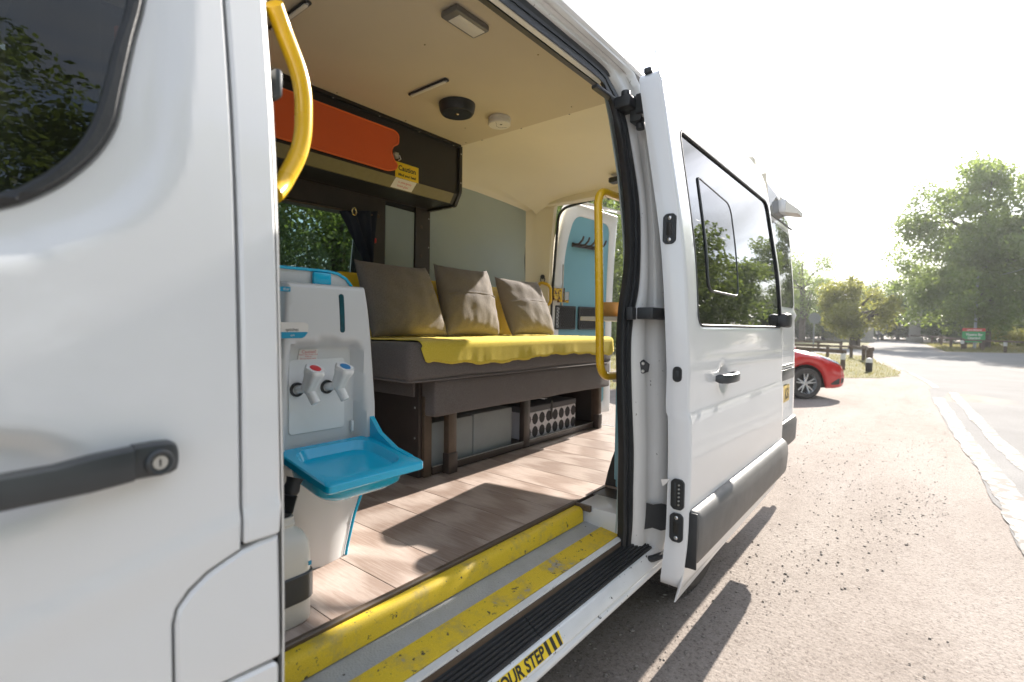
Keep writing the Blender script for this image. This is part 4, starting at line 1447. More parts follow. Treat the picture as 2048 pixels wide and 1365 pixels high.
edge_plate('latch_plate', 1.508, 1.606, 'screws')
edge_plate('contact_plate', 0.648, 0.748, 'pins')
edge_plate('latch_plate', 0.542, 0.636, 'screws')
yb = float(D(1.08)) + 0.022
panel('edge_plug', rrect(yb, 1.062, yb + 0.030, 1.112, 0.014), lambda u, v: (np.full_like(u, 1.5935), u, v), BLACKP, sd_, th=0.006, step=0.02, er=0.0015, inward=(1, 0, 0))
box('plug_slot', (1.5925, yb + 0.010, 1.076), (1.5934, yb + 0.020, 1.098), HANDLEP, sd_, 0.0003)
mk('edge_clip', [(1.592, float(D(0.75)) + 0.060, 0.745), (1.575, float(D(0.75)) + 0.085, 0.742), (1.592, float(D(0.75)) + 0.085, 0.715), (1.598, float(D(0.75)) + 0.07, 0.73)], [(0, 1, 2), (0, 2, 3), (0, 3, 1), (1, 3, 2)], WHITE, sd_, None)
box('top_stop', (1.61, float(D(2.1)) + 0.03, 2.088), (1.632, float(D(2.1)) + 0.055, 2.108), BLACKP, sd_, 0.004)

# arms that carry the door
bm = bmesh.new()
bm_box(bm, (1.50, 0.862, 2.036), (1.66, 0.888, 2.050), 0.005)
bm_box(bm, (1.62, 0.805, 2.005), (1.70, 0.865, 2.045), 0.006)
bm_box(bm, (1.67, 0.785, 1.965), (1.735, 0.83, 2.055), 0.006)
bm_box(bm, (1.655, 0.690, 1.985), (1.72, 0.80, 2.052), 0.004)
up = mkbm('upper_arm', bm, BLACKP, VAN)
for z in (2.035, 1.985):
    lathe('bolt', [(0.0, 0.004), (0.006, 0.004), (0.009, 0.001), (0.009, 0.0)], (1.685, 0.783, z), STEEL, up, (-0.4, -1, 0), 10, cap=False)
lathe('roller', [(0.0, 0.012), (0.014, 0.012), (0.016, 0.009), (0.016, -0.009), (0.014, -0.012), (0, -0.012)], (1.64, 0.83, 2.052), BLACKP, up, (0, 0, 1), 16, cap=False)
lathe('roller', [(0.0, 0.012), (0.014, 0.012), (0.016, 0.009), (0.016, -0.009), (0.014, -0.012), (0, -0.012)], (1.70, 0.80, 1.955), BLACKP, up, (0, 0, 1), 16, cap=False)
bm = bmesh.new()
bm_box(bm, (1.565, 0.752, 1.262), (1.60, 0.775, 1.305), 0.004)
bm_box(bm, (1.59, 0.690, 1.264), (1.90, 0.7475, 1.304), 0.004)
mkbm('middle_arm', bm, BLACKP, VAN)
bm = bmesh.new()
bm_tube(bm, [(1.52, 0.815, 0.425), (1.58, 0.77, 0.425), (1.66, 0.70, 0.432), (1.75, 0.645, 0.45)], 0.012, 8)
bm_box(bm, (1.50, 0.765, 0.418), (1.60, 0.83, 0.432), 0.004)
bm_box(bm, (1.60, 0.755, 0.42), (1.66, 0.80, 0.46), 0.006)
lathe_prof = [(0.0, 0.012), (0.016, 0.012), (0.018, 0.008), (0.018, -0.008), (0, -0.01)]
bm_lathe(bm, lathe_prof, (1.535, 0.795, 0.445), (0, 0, 1), 14, cap=False)
mkbm('lower_arm', bm, BLACKP, VAN)
loft('rubber_boot', [[(1.66 + 0.045 * i / 3, 0.735 - 0.075 * i / 3, z) for z in (0.525 + 0.008 * (i % 2), 0.55, 0.60, 0.622 - 0.006 * (i % 2))] for i in range(4)], RUBBER, VAN, smooth=60)
lathe('drain_plug', [(0.0, 0.003), (0.006, 0.002), (0.008, -0.002)], (1.655, 0.742, 0.62), BLACKP, VAN, (-0.8, -0.6, 0), 12, cap=False)
# striker plate on the C pillar
bm = bmesh.new()
bm_lathe(bm, [(0.0, 0.006), (0.022, 0.006), (0.026, 0.002), (0.026, -0.004)], (1.636, 0.7425, 1.10), (-0.80, -0.60, 0), 6, cap=False)
stp = mkbm('striker_plate', bm, BLACKP, VAN, 20)
for z in (1.112, 1.086):
    lathe('bolt', [(0.0, 0.003), (0.004, 0.003), (0.0065, 0.0)], (1.6312, 0.7388, z), STEEL, stp, (-0.8, -0.6, 0), 10, cap=False)

# ================================================================== back doors
# near one: swung out, its outside faces the camera
HN = (3.32, 0.725)


def ndoor(off=0.0, extra=None):
    def s(u, v):
        y = HN[1] + off + (W(v) - W(1.2)) * 0.55 - 0.01 * np.sin(np.clip((u - 3.32) / 0.85, 0, 1) * np.pi * 0.5)
        if extra is not None:
            y = y + extra(u, v)
        return (u, y, v)
    return s


rd_out = rpoly([(3.325, 0.44), (4.17, 0.44), (4.17, 1.9), (4.10, 2.14), (3.325, 2.21)], [0.01, 0.04, 0.25, 0.08, 0.03], 8)
RW = rpoly([(3.36, 1.385), (4.125, 1.385), (4.105, 1.915), (3.36, 1.935)], [0.02, 0.05, 0.06, 0.02])
RW2 = rpoly([(3.33, 1.972), (4.095, 1.965), (4.070, 2.105), (3.33, 2.200)], [0.02, 0.04, 0.05, 0.02])


def nd_extra(u, v):
    e = -0.014 * smooth01(0.012, -0.012, np.abs(v - 1.335) - 0.022)
    e = e + 0.010 * smooth01(0.01, -0.01, sdist(rrect(3.45, 0.66, 4.09, 0.985, 0.03), u, v))
    return e


nd = panel('rear_door', rd_out, ndoor(extra=nd_extra), WHITE, VAN, th=0.05, step=0.035, er=0.008, smooth=50)
tag(nd, 'back door on the near side with plate')
panel('window_glass', RW, ndoor(off=-0.003), GLASSP, nd, th=0.003, step=0.1, er=0)
panel('door_top_shade', RW2, ndoor(off=-0.003), GLASSP, nd, th=0.003, step=0.1, er=0)  # dark sheet over the white door top, imitating its shaded, reflecting grey
rows = []
for x in (3.34, 3.36, 4.12, 4.155, 4.168):
    k = 0.5 if x in (3.34, 4.168) else 1
    rows.append([(x, HN[1] - 0.012 + (float(W(z)) - float(W(1.2))) * 0.55 + dy * k, z) for dy, z in ((0.01, 0.615), (-0.016, 0.605), (-0.026, 0.58), (-0.026, 0.44), (-0.016, 0.42), (0.01, 0.415))])
loft('bumper_strip', rows, CLAD, nd, closed_v=True, caps=True)
bm = bmesh.new()
bm_box(bm, (3.56, 0.690, 0.89), (4.06, 0.7155, 0.965), 0.008)
mkbm('handle_cover', bm, HANDLEP, nd)
box('handle_recess', (3.56, 0.700, 0.968), (4.06, 0.7140, 0.985), WPLASTIC, nd, 0.003)
box('handle_lip', (3.555, 0.694, 0.987), (4.065, 0.7135, 0.996), BLACKP, nd, 0.002)
pl = box('number_plate', (3.47, 0.704, 0.735), (3.985, 0.7125, 0.850), PLATEY, nd, 0.002)
text('plate_lettering', 'KSK', 0.105, face_mtx((3.97, 0.7030, 0.756), (1, 0, 0), (0, 0, 1)), INK, nd, 'RIGHT', 0.72, 0.0022)
bm = bmesh.new()
bm_box(bm, (3.83, 0.735, 2.03), (3.99, 0.80, 2.12), 0.012)
mkbm('lamp_base', bm, WHITE, nd)
lampb = [(3.82, 0.775, 2.02), (4.0, 0.775, 2.02), (4.0, 0.775, 2.135), (3.82, 0.775, 2.135)]
mk('marker_lamp', [(3.83, 0.775, 2.035), (4.01, 0.775, 2.035), (4.01, 0.775, 2.14), (3.83, 0.775, 2.14), (3.86, 0.665, 2.015), (4.04, 0.665, 2.015), (4.04, 0.665, 2.045), (3.86, 0.665, 2.045)], [(0, 1, 5, 4), (4, 5, 6, 7), (7, 6, 2, 3), (0, 4, 7, 3), (1, 2, 6, 5), (0, 3, 2, 1)], SMOKEW, nd, None)
ytop = 0.765
extrude_x('door_seam', [(0.745, 1.950), (0.755, 1.950), (0.755, 1.958), (0.745, 1.958)], 3.42, 4.14, CLAD, nd)

# far one: inside faces us; local frame along its length
FA = Vector((3.325, 2.305, 0)); FB = Vector((4.125, 2.178, 0))
FD = (FB - FA).normalized()
FNV = Vector((FD.y, -FD.x, 0))                       # towards the camera side


def fdoor(off):
    def s(u, v):
        lean = 0.055 * np.clip((v - 1.25) / 0.95, 0, 1.2) ** 1.6
        return (FA.x + FD.x * u + FNV.x * (off + lean), FA.y + FD.y * u + FNV.y * (off + lean), v)
    return s


fo = rpoly([(0.02, 0.46), (0.81, 0.46), (0.815, 1.4), (0.80, 2.22), (0.125, 2.245), (0.05, 1.9), (0.02, 1.4)], [0.01, 0.02, 0.3, 0.02, 0.10, 0.3, 0.3], 8)
FI = rpoly([(0.10, 0.55), (0.72, 0.55), (0.73, 1.5), (0.70, 2.13), (0.235, 2.145), (0.16, 1.9), (0.115, 1.4)], [0.05, 0.05, 0.3, 0.09, 0.10, 0.3, 0.3], 8)
rdf = panel('rear_door', fo, fdoor(0.0), WHITE, VAN, [FI], th=0.055, step=0.06, er=0.010, inward=tuple(-FNV), smooth=50)
tag(rdf, 'back door on the far side lined with blue board')
panel('door_board', FI, fdoor(-0.012), BLUEP, rdf, th=0.004, step=0.1, er=0, inward=tuple(-FNV))
fl_top = [(0.06, 2.235), (0.80, 2.215)]


def fpt(u, z, off):
    s = fdoor(off)(np.array([u]), np.array([z]))
    return Vector((float(s[0][0]), float(s[1][0]), z))


mk('drip_flange', [fpt(0.14, 2.235, 0.0), fpt(0.83, 2.235, 0.0), fpt(0.86, 2.225, 0.10), fpt(0.16, 2.245, 0.04), fpt(0.14, 2.243, 0.0), fpt(0.83, 2.243, 0.0), fpt(0.86, 2.231, 0.10), fpt(0.16, 2.251, 0.04)], [(0, 1, 2, 3), (7, 6, 5, 4), (0, 3, 7, 4), (1, 5, 6, 2), (2, 6, 7, 3)], WHITE, rdf, None)
box_m = Matrix(((FD.x, FNV.x, 0, FA.x), (FD.y, FNV.y, 0, FA.y), (0, 0, 1, 0), (0, 0, 0, 1)))


def fbox(name, u0, u1, d0, d1, z0, z1, m, bev=0.003):
    bm = bmesh.new()
    bm_box(bm, (u0, d0, z0), (u1, d1, z1), bev, 2, box_m)
    return mkbm(name, bm, m, rdf)


# ventilated pockets: frame with diamond mesh
for u0, u1 in ((0.055, 0.305), (0.345, 0.60)):
    z0, z1 = 1.205, 1.400
    panel('pocket_frame', rrect(u0, z0, u1, z1, 0.012), fdoor(0.008), BLACKP, rdf, [rrect(u0 + 0.014, z0 + 0.014, u1 - 0.014, z1 - 0.014, 0.008)], th=0.014, step=0.06, er=0.002, inward=tuple(-FNV))
    panel('pocket_back', rrect(u0 + 0.01, z0 + 0.01, u1 - 0.01, z1 - 0.01, 0.008), fdoor(-0.004), INK, rdf, th=0.002, step=0.1, er=0, inward=tuple(-FNV))
    bm = bmesh.new()
    w_, h_ = u1 - u0 - 0.028, z1 - z0 - 0.028
    for i in range(-7, 9):
        for sgn in (1, -1):
            a = i * 0.028
            pts = []
            for t in np.linspace(0, 1, 21):
                uu = a + t * h_; vv = t * h_
                if 0 <= uu <= w_:
                    pts.append((uu if sgn > 0 else w_ - uu, vv))
            if len(pts) > 1:
                q0, q1 = pts[0], pts[-1]
                bm_tube(bm, [fpt(u0 + 0.014 + q0[0], z0 + 0.014 + q0[1], 0.004), fpt(u0 + 0.014 + q1[0], z0 + 0.014 + q1[1], 0.004)], 0.0022, 5)
    mkbm('pocket_mesh', bm, HANDLEP, rdf)
# hook rail
hr = fbox('hook_rail', 0.225, 0.56, 0.02, 0.035, 1.888, 1.918, BROWN)
for u in (0.245, 0.32, 0.40, 0.475, 0.54):
    bm = bmesh.new()
    bm_tube(bm, [fpt(u, 1.905, 0.0), fpt(u, 1.905, 0.05), fpt(u + 0.01, 1.935, 0.075), fpt(u + 0.018, 1.965, 0.078)], [0.009, 0.009, 0.009, 0.008], 8)
    mkbm('hook', bm, BROWN, rdf)
bm = bmesh.new()
bm_tube(bm, [fpt(0.115, 1.40, 0.02), fpt(0.105, 1.73, 0.02)], 0.0075, 8)
mkbm('lock_rod', bm, ALU, rdf)
bm = bmesh.new()
bm_box(bm, (0.005, 0.0, 1.440), (0.13, 0.03, 1.535), 0.006, 2, box_m)
bm_box(bm, (0.05, 0.03, 1.425), (0.16, 0.05, 1.445), 0.003, 2, box_m)
mkbm('check_bracket', bm, RUSTY, rdf)
fbox('lock_case', 0.125, 0.175, 0.0, 0.04, 1.445, 1.51, ALU)
fbox('door_tag', 0.30, 0.345, 0.003, 0.0045, 2.188, 2.200, CAUTION, 0)

# ================================================================== grab rails
g1 = tube('grab_rail', fillet([(0.385, 0.80, 1.735), (0.405, 0.815, 1.715), (0.4460, 0.82, 1.640), (0.4450, 0.82, 1.535), (0.405, 0.815, 1.460), (0.385, 0.80, 1.44)], 0.05, 8), 0.0145, YELLOWP, VAN, 16)
tag(g1, 'short yellow grab rail inside the front edge of the opening')
g2 = tube('grab_rail', fillet([(1.84, 0.875, 1.728), (1.76, 0.905, 1.728), (1.590, 0.905, 1.722), (1.600, 0.905, 1.60), (1.632, 0.905, 1.052), (1.78, 0.905, 1.048), (1.84, 0.875, 1.048)], 0.085, 10), 0.0150, YELLOWP, VAN, 16)
tag(g2, 'tall yellow grab rail at the rear edge of the opening')
g3 = tube('grab_rail', fillet([(3.255, 2.375, 1.555), (3.235, 2.33, 1.575), (3.262, 2.262, 1.55), (3.268, 2.262, 1.42), (3.275, 2.29, 1.40)], 0.035, 8), 0.0125, YELLOWP, VAN, 12)
tag(g3, 'small yellow handle at the back door pillar')
lathe('rail_flange', [(0, 0.0), (0.026, 0.0), (0.026, -0.006), (0, -0.006)], (1.845, 0.872, 1.728), YELLOWP, VAN, (1, 0, 0), 16, cap=False)
box('rail_bracket', (0.366, 0.755, 1.575), (0.379, 0.785, 1.618), HANDLEP, VAN, 0.006)
bm = bmesh.new()
bm_box(bm, (3.05, 1.585, 2.20), (3.12, 1.66, 2.235), 0.008)
mkbm('rear_latch', bm, BLACKP, VAN)

# ================================================================== bench seat
BEN = thing('bench_seat', 'long charcoal bench seat with open storage shelf beneath', 'bench', (2.1, 1.9, 0.58))
box('end_panel', (1.400, 1.635, 0.582), (1.418, 2.40, 1.000), BROWN, BEN, 0.002)
box('end_panel', (2.915, 1.635, 0.582), (2.933, 2.40, 1.000), BROWN, BEN, 0.002)
box('shelf_base', (1.419, 1.640, 0.582), (2.914, 2.40, 0.602), BROWN, BEN, 0.002)
box('shelf_back', (1.419, 2.05, 0.603), (2.914, 2.07, 0.98), DARKIN, BEN)
box('bottom_rail', (1.470, 1.622, 0.584), (2.862, 1.639, 0.616), BROWN, BEN, 0.002)
box('rail_edge', (1.470, 1.6215, 0.6165), (2.862, 1.630, 0.6195), ALU, BEN, 0.0008)
for x0, x1, m in ((1.419, 1.462, BROWNL), (2.112, 2.166, BROWN), (2.866, 2.914, BROWNL)):
    box('shelf_post', (x0, 1.620, 0.582), (x1, 1.652, 0.93), m, BEN, 0.003)
for sx in (0.75, 0.66, 0.88):
    lathe('screw', [(0.0, 0.002), (0.004, 0.0015), (0.005, 0)], (1.40, 1.66, sx), STEEL, BEN, (-1, 0, 0), 8, cap=False)
for (x0, x1) in ((1.528, 1.578), (2.845, 2.885)):
    lg = box('leg', (x0, 1.585, 0.66), (x1, 1.618, 0.94), BROWNL, BEN, 0.004)
    box('leg_sleeve', (x0 - 0.003, 1.580, 0.581), (x1 + 0.003, 1.6195, 0.672), BROWN, BEN, 0.004)


def soft_box(name, lo, hi, m, parent, r=0.03, sag=0.006, seed=1, nx=40, ny=16, nz=6):
    """upholstered block: rounded box with a slightly uneven surface"""
    rr = random.Random(seed)
    bm = bmesh.new()
    bm_box(bm, lo, hi, r, 4)
    bmesh.ops.subdivide_edges(bm, edges=[e for e in bm.edges if e.calc_length() > 0.12], cuts=10, use_grid_fill=True)
    ph = [rr.uniform(0, 6.28) for _ in range(6)]
    for v in bm.verts:
        x, y, z = v.co
        n = math.sin(x * 9 + ph[0]) * math.sin(y * 7 + ph[1]) + 0.6 * math.sin(x * 23 + ph[2]) * math.sin(z * 31 + ph[3])
        v.co += v.normal * n * sag * 0.5 if v.normal.length > 0 else Vector()
    return mkbm(name, bm, m, parent, 60)


soft_box('valance_cushion', (1.424, 1.560, 0.848), (2.945, 1.78, 1.003), FABRIC, BEN, 0.012, 0.003, 3)
soft_box('end_pad', (1.392, 1.66, 0.925), (1.422, 2.38, 1.003), FABRIC, BEN, 0.008, 0.002, 4)
soft_box('seat_cushion', (1.265, 1.530, 1.005), (2.925, 2.30, 1.160), FABRIC, BEN, 0.030, 0.006, 2)
tube('piping', [(x, y, 1.008) for x, y in ((1.275, 2.2), (1.272, 1.56), (1.30, 1.536), (2.89, 1.536), (2.918, 1.56), (2.92, 2.2))], 0.0045, FABRIC, BEN, 6)
# yellow backrest board leaning on the wall
bk = Matrix.Translation((0, 2.175, 1.15)) @ Matrix.Rotation(math.radians(-7), 4, 'X')
bm = bmesh.new()
bm_box(bm, (1.385, 0.0, 0.0), (3.06, 0.06, 0.345), 0.015, 3, bk)
mkbm('backrest', bm, YELLOWB, BEN)


# ================================================================== low cupboard on the near wall
LC = thing('low_cupboard', 'low blue cupboard on the near wall behind the door pillar', 'cupboard', (2.35, 0.88, 0.58))
box('carcass', (1.862, 0.822, 0.581), (2.90, 0.952, 1.010), BLUEP, LC, 0.003)
for x0, x1 in ((1.875, 2.375), (2.385, 2.89)):
    box('cupboard_door', (x0, 0.9525, 0.60), (x1, 0.966, 0.995), BLUEP, LC, 0.003)
box('cupboard_top', (1.855, 0.820, 1.0105), (2.905, 0.972, 1.024), TABLEM, LC, 0.003)


# ================================================================== cushions and blanket
from mathutils import noise as mnoise


def cushion(name, label, bl, br, tl, tr, zb, zt, yb, yt, seam, seed):
    r = random.Random(seed)
    n = 30
    C = thing(name, label, 'cushion', ((bl + br) / 2, yb, zb), group='cushions along the bench')
    ph = [r.uniform(0, 6.28) for _ in range(8)]
    V = []; F = []
    A = Vector((bl, yb, zb)); B = Vector((br, yb, zb)); Cc = Vector((tr, yt, zt)); Dd = Vector((tl, yt, zt))
    nrm = (B - A).cross(Dd - A).normalized()              # faces the camera (-y)
    if nrm.y > 0:
        nrm = -nrm
    for side in (1, -1):
        for j in range(n + 1):
            for i in range(n + 1):
                u = -1 + 2 * i / n; v = -1 + 2 * j / n
                pu = u * (1 - 0.055 * (1 - v * v) * abs(u) ** 3)
                pv = v * (1 - 0.055 * (1 - u * u) * abs(v) ** 3)
                s, t = (pu + 1) / 2, (pv + 1) / 2
                p = (A * (1 - s) + B * s) * (1 - t) + (Dd * (1 - s) + Cc * s) * t
                h = 0.078 * max(0, (1 - u ** 2)) ** 0.42 * max(0, (1 - v ** 2)) ** 0.42
                ed = min(1, (1 - max(abs(u), abs(v))) * 5)
                wr = 0.0030 * math.sin(9 * u + 5 * v + ph[0]) * math.sin(6 * v - 4 * u + ph[1]) * ed
                wr += 0.0028 * mnoise.noise(Vector((u * 1.8 + seed * 7, v * 1.8, 2.0))) * ed + 0.0007 * (1 - abs(mnoise.noise(Vector((u * 5 + seed * 3, v * 3 + u * 3, 0.5)))) * 3) * ed
                wr += 0.003 * math.sin(24 * u + 9 * math.sin(3 * v + ph[2])) * max(0, -v) ** 1.5 * ed
                wr += 0.003 * math.sin(17 * v + 6 * math.sin(4 * u + ph[3])) * abs(u) ** 2 * ed
                if side > 0 and seam and v < seam:
                    h += 0.005 * ed
                p = p + nrm * side * (h + wr * (1 if side > 0 else 0.3))
                p.z -= 0.012 * (1 - u * u) * max(0, v) ** 4
                V.append(p)
    m = (n + 1) ** 2
    for side in (0, 1):
        for j in range(n):
            for i in range(n):
                a = side * m + j * (n + 1) + i
                q = (a, a + 1, a + n + 2, a + n + 1)
                F.append(q if side == 0 else q[::-1])
    me = bpy.data.meshes.new('cover')
    me.from_pydata([tuple(v) for v in V], [], F)
    bm = bmesh.new(); bm.from_mesh(me)
    bmesh.ops.remove_doubles(bm, verts=bm.verts, dist=0.0004)
    bpy.data.meshes.remove(me)
    mkbm('cover', bm, CUSHM, C, 180)
    if seam:
        t = (seam + 1) / 2
        pts = []
        for i in range(2, n - 1):
            u = -1 + 2 * i / n
            s = (u + 1) / 2
            p = (A * (1 - s) + B * s) * (1 - t) + (Dd * (1 - s) + Cc * s) * t
            h = 0.078 * (1 - u ** 2) ** 0.42 * (1 - seam ** 2) ** 0.42
            pts.append(p + nrm * (h + 0.003))
        tube('closing_flap', pts, 0.0028, CUSHM, C, 6)
    return C


cushion('cushion', 'large plain taupe cushion nearest the wash unit, mostly in shade', 1.385, 1.865, 1.405, 1.860, 1.172, 1.545, 1.945, 2.125, None, 1)
cushion('cushion', 'middle taupe cushion with a flap seam across its front', 1.850, 2.285, 1.925, 2.375, 1.172, 1.575, 1.945, 2.135, 0.05, 2)
cushion('cushion', 'rearmost taupe cushion beside the small yellow handle', 2.405, 2.865, 2.45, 2.905, 1.172, 1.545, 1.945, 2.135, 0.02, 3)

def fold(x, y, s=0.0):
    """soft ridged creases"""
    a = mnoise.noise(Vector((x * 5 + s, y * 7, 1.3 + s)))
    b = mnoise.noise(Vector((x * 13, y * 17 + s, 4.1)))
    return (1 - abs(a) * 2.2) ** 3 * 0.9 + (1 - abs(b) * 2.0) ** 3 * 0.45 if abs(a) < 0.45 else (1 - abs(b) * 2.0) * 0.2


BL = thing('yellow_blanket', 'yellow fleece blanket spread along the bench with a ragged hanging edge', 'blanket', (2.1, 1.7, 1.165))
xs = np.linspace(0, 1, 141)
rows = []
hang_x = [1.318, 1.345, 1.42, 1.527, 1.66, 1.79, 2.0, 2.2, 2.5, 2.70, 2.87, 2.905]
hang_z = [1.150, 1.085, 1.078, 1.074, 1.063, 1.060, 1.068, 1.082, 1.078, 1.066, 1.058, 1.075]
r = random.Random(4)
for i, s in enumerate(xs):
    row = []
    xf_ = 1.320 + (2.905 - 1.320) * s
    zb = float(np.interp(xf_, hang_x, hang_z)) + 0.004 * math.sin(xf_ * 37) + 0.004 * mnoise.noise(Vector((xf_ * 40, 0, 0)))
    wav = 0.004 * mnoise.noise(Vector((xf_ * 6, 2, 0))) + 0.0012 * mnoise.noise(Vector((xf_ * 24, 5, 0)))
    for t in np.linspace(0, 1, 7):                           # hanging part
        z = zb + (1.150 - zb) * t
        row.append((xf_ - 0.01 * (1 - t) * (1 - s), 1.521 - (0.004 + wav) * (1 - t) + 0.0, z))
    row.append((xf_, 1.5245, 1.1575))
    row.append((xf_, 1.533, 1.1645))
    for t in np.linspace(0.03, 1, 34):                       # top part
        y = 1.533 + (2.20 - 1.533) * t
        xl = 1.320 - 0.02 * t + 0.02 * math.sin(9 * t)
        x = xl + (2.905 - xl) * s
        bumpz = 0.004 * fold(x * 1.0, y)
        row.append((x, y, 1.1690 + abs(bumpz) * 0.9))
    rows.append(row)
bl = loft('cloth', rows, BLANKM, BL, smooth=180)
sol = bl.modifiers.new('thick', 'SOLIDIFY')
sol.thickness = 0.0022
sol.offset = 1

# ================================================================== storage boxes under the bench
B1 = thing('storage_box', 'plain grey cloth storage box under the bench, left compartment', 'storage box', (1.76, 1.8, 0.603))
bm = bmesh.new()
bm_box(bm, (1.475, 1.665, 0.6035), (1.765, 2.0, 0.800), 0.006, 2)
mkbm('box_body', bm, GREYBOX, B1)
B1b = thing('storage_box', 'second plain grey cloth storage box, beside the middle post', 'storage box', (1.9, 1.8, 0.603))
bm = bmesh.new()
bm_box(bm, (1.768, 1.662, 0.6035), (2.062, 2.0, 0.805), 0.006, 2)
mkbm('box_body', bm, GREYBOX, B1b)
B2 = thing('storage_box', 'white cloth storage box printed with charcoal dots and a grey rim', 'storage box', (2.45, 1.8, 0.603))
box('box_body', (2.180, 1.665, 0.6035), (2.700, 2.0, 0.752), POLKA, B2, 0.005)
box('box_rim', (2.178, 1.662, 0.7525), (2.702, 2.002, 0.785), BOXRIM, B2, 0.005)
bm = bmesh.new()
for j in range(2):
    for i in range(8):
        x = 2.205 + i * 0.0665; z = 0.713 - j * 0.072
        a = [(x + 0.0275 * math.cos(t), 1.6643, z + 0.0310 * math.sin(t)) for t in np.linspace(0, 2 * math.pi, 19)[:-1]]
        bm.faces.new([bm.verts.new(p) for p in a])
    bm.faces.new([bm.verts.new(p) for p in ((2.18, 1.6644, 0.7125 - j * 0.072), (2.70, 1.6644, 0.7125 - j * 0.072), (2.70, 1.6644, 0.7145 - j * 0.072), (2.18, 1.6644, 0.7145 - j * 0.072))])
for i in range(8):
    x = 2.205 + i * 0.0665
    bm.faces.new([bm.verts.new(p) for p in ((x - 0.001, 1.6642, 0.61), (x + 0.001, 1.6642, 0.61), (x + 0.001, 1.6642, 0.752), (x - 0.001, 1.6642, 0.752))])
mkbm('dot_print', bm, POLKAD, B2, None)
box('box_strap', (2.420, 1.6605, 0.69), (2.440, 1.6638, 0.80), INK, B2, 0.001)

# ================================================================== overhead locker
LK = thing('overhead_locker', 'black overhead locker with an orange flap under the ceiling', 'locker', (1.3, 2.3, 1.96))
prof = [(2.175, 2.298), (2.175, 2.012), (2.212, 1.957), (2.445, 1.957), (2.445, 2.298)]
extrude_x('locker_body', prof, 0.36, 2.150, LOCKER, LK, 20)
mk('lower_bevel', [(0.36, 2.1735, 2.0105), (2.118, 2.1735, 2.0105), (2.118, 2.2085, 1.9585), (0.36, 2.2085, 1.9585)], [(0, 1, 2, 3)][::1], BOUNCE_OLIVE, LK, None)
endp = rpoly([(2.160, 2.297), (2.160, 2.025), (2.205, 1.945), (2.447, 1.945), (2.447, 2.297)], [0.003, 0.012, 0.012, 0.003, 0.003], 3)
panel('end_plate', endp, lambda u, v: (np.full_like(u, 2.150), u, v), LOCKER, LK, th=0.022, step=0.2, er=0.002, inward=(1, 0, 0))
for y, z in ((2.166, 2.25), (2.166, 2.08), (2.18, 2.0), (2.23, 1.951), (2.31, 1.951)):
    lathe('rivet', [(0.0, 0.0022), (0.003, 0.0018), (0.0045, 0.0)], (2.1615 if y < 2.19 else 2.16, 2.1595 if y < 2.175 else y, z if y < 2.2 else 1.9449), STEEL, LK, (0, -1, 0) if y < 2.2 else (0, 0, -1), 8, cap=False)
extrude_x('top_flange', [(2.150, 2.286), (2.176, 2.286), (2.176, 2.299), (2.150, 2.299)], 0.36, 2.150, LOCKER, LK)
for i in range(6):
    lathe('rivet', [(0.0, 0.0022), (0.003, 0.0018), (0.0045, 0.0)], (0.80 + i * 0.26, 2.163, 2.2859), STEEL, LK, (0, 0, -1), 8, cap=False)
flap_o = rpoly([(0.50, 2.026), (1.640, 2.026), (1.684, 2.046), (1.694, 2.070), (1.672, 2.087), (1.656, 2.115), (1.654, 2.135), (1.664, 2.158), (1.698, 2.180), (1.700, 2.225), (1.676, 2.241), (0.50, 2.236)], [0.01, 0.03, 0.02, 0.012, 0.012, 0.02, 0.02, 0.012, 0.01, 0.02, 0.02, 0.01], 4)
fl_ = panel('flap', flap_o, lambda u, v: (u, np.full_like(u, 2.160), v), ORANGE, LK, th=0.014, step=0.2, er=0.002)
tube('edge_trim', [(u, 2.161, v) for u, v in flap_o], 0.0042, ORANGEE, fl_, 6, closed=True)
bm = bmesh.new()
bm_box(bm, (1.672, 2.155, 2.102), (1.698, 2.1745, 2.132), 0.003)
bm_box(bm, (1.660, 2.150, 2.110), (1.682, 2.157, 2.122), 0.002)
bm_tube(bm, [(1.70, 2.155, 2.12), (1.706, 2.15, 2.10), (1.69, 2.15, 2.09)], 0.003, 6)
mkbm('latch', bm, STEEL, LK)
cs = box('caution_sign', (1.688, 2.1725, 2.009), (1.846, 2.1745, 2.092), CAUTION, LK, 0.0008)
mt = face_mtx((1.767, 2.1720, 2.051), (1, 0, 0), (0, 0, 1))
text('sign_heading', 'Caution', 0.037, mt, INK, LK, 'CENTER', 1.0, 0.0010)
text('sign_lettering', 'Mind your head', 0.0188, face_mtx((1.767, 2.1720, 2.022), (1, 0, 0), (0, 0, 1)), INK, LK, 'CENTER', 1.0, 0.0008)
bd = Vector((0, 2.1735 - 2.2085, 2.0105 - 1.9585)).normalized()
bn = Vector((0, -bd.z, bd.y))


def bev_pt(x, t, lift):
    p = Vector((x, 2.2085, 1.9585)) + bd * t + bn * lift
    return p


mk('emergency_sticker', [bev_pt(1.682, 0.003, 0.0007), bev_pt(1.824, 0.003, 0.0007), bev_pt(1.835, 0.060, 0.0007), bev_pt(1.694, 0.060, 0.0007)], [(0, 1, 2, 3)], PAPER, LK, None)
text('sticker_lettering', 'In emergency', 0.0165, face_mtx(bev_pt(1.762, 0.036, 0.0013), (1, 0, 0), bd), REDINK, LK, 'CENTER')
text('sticker_lettering', 'break glass', 0.0165, face_mtx(bev_pt(1.756, 0.016, 0.0013), (1, 0, 0), bd), REDINK, LK, 'CENTER')

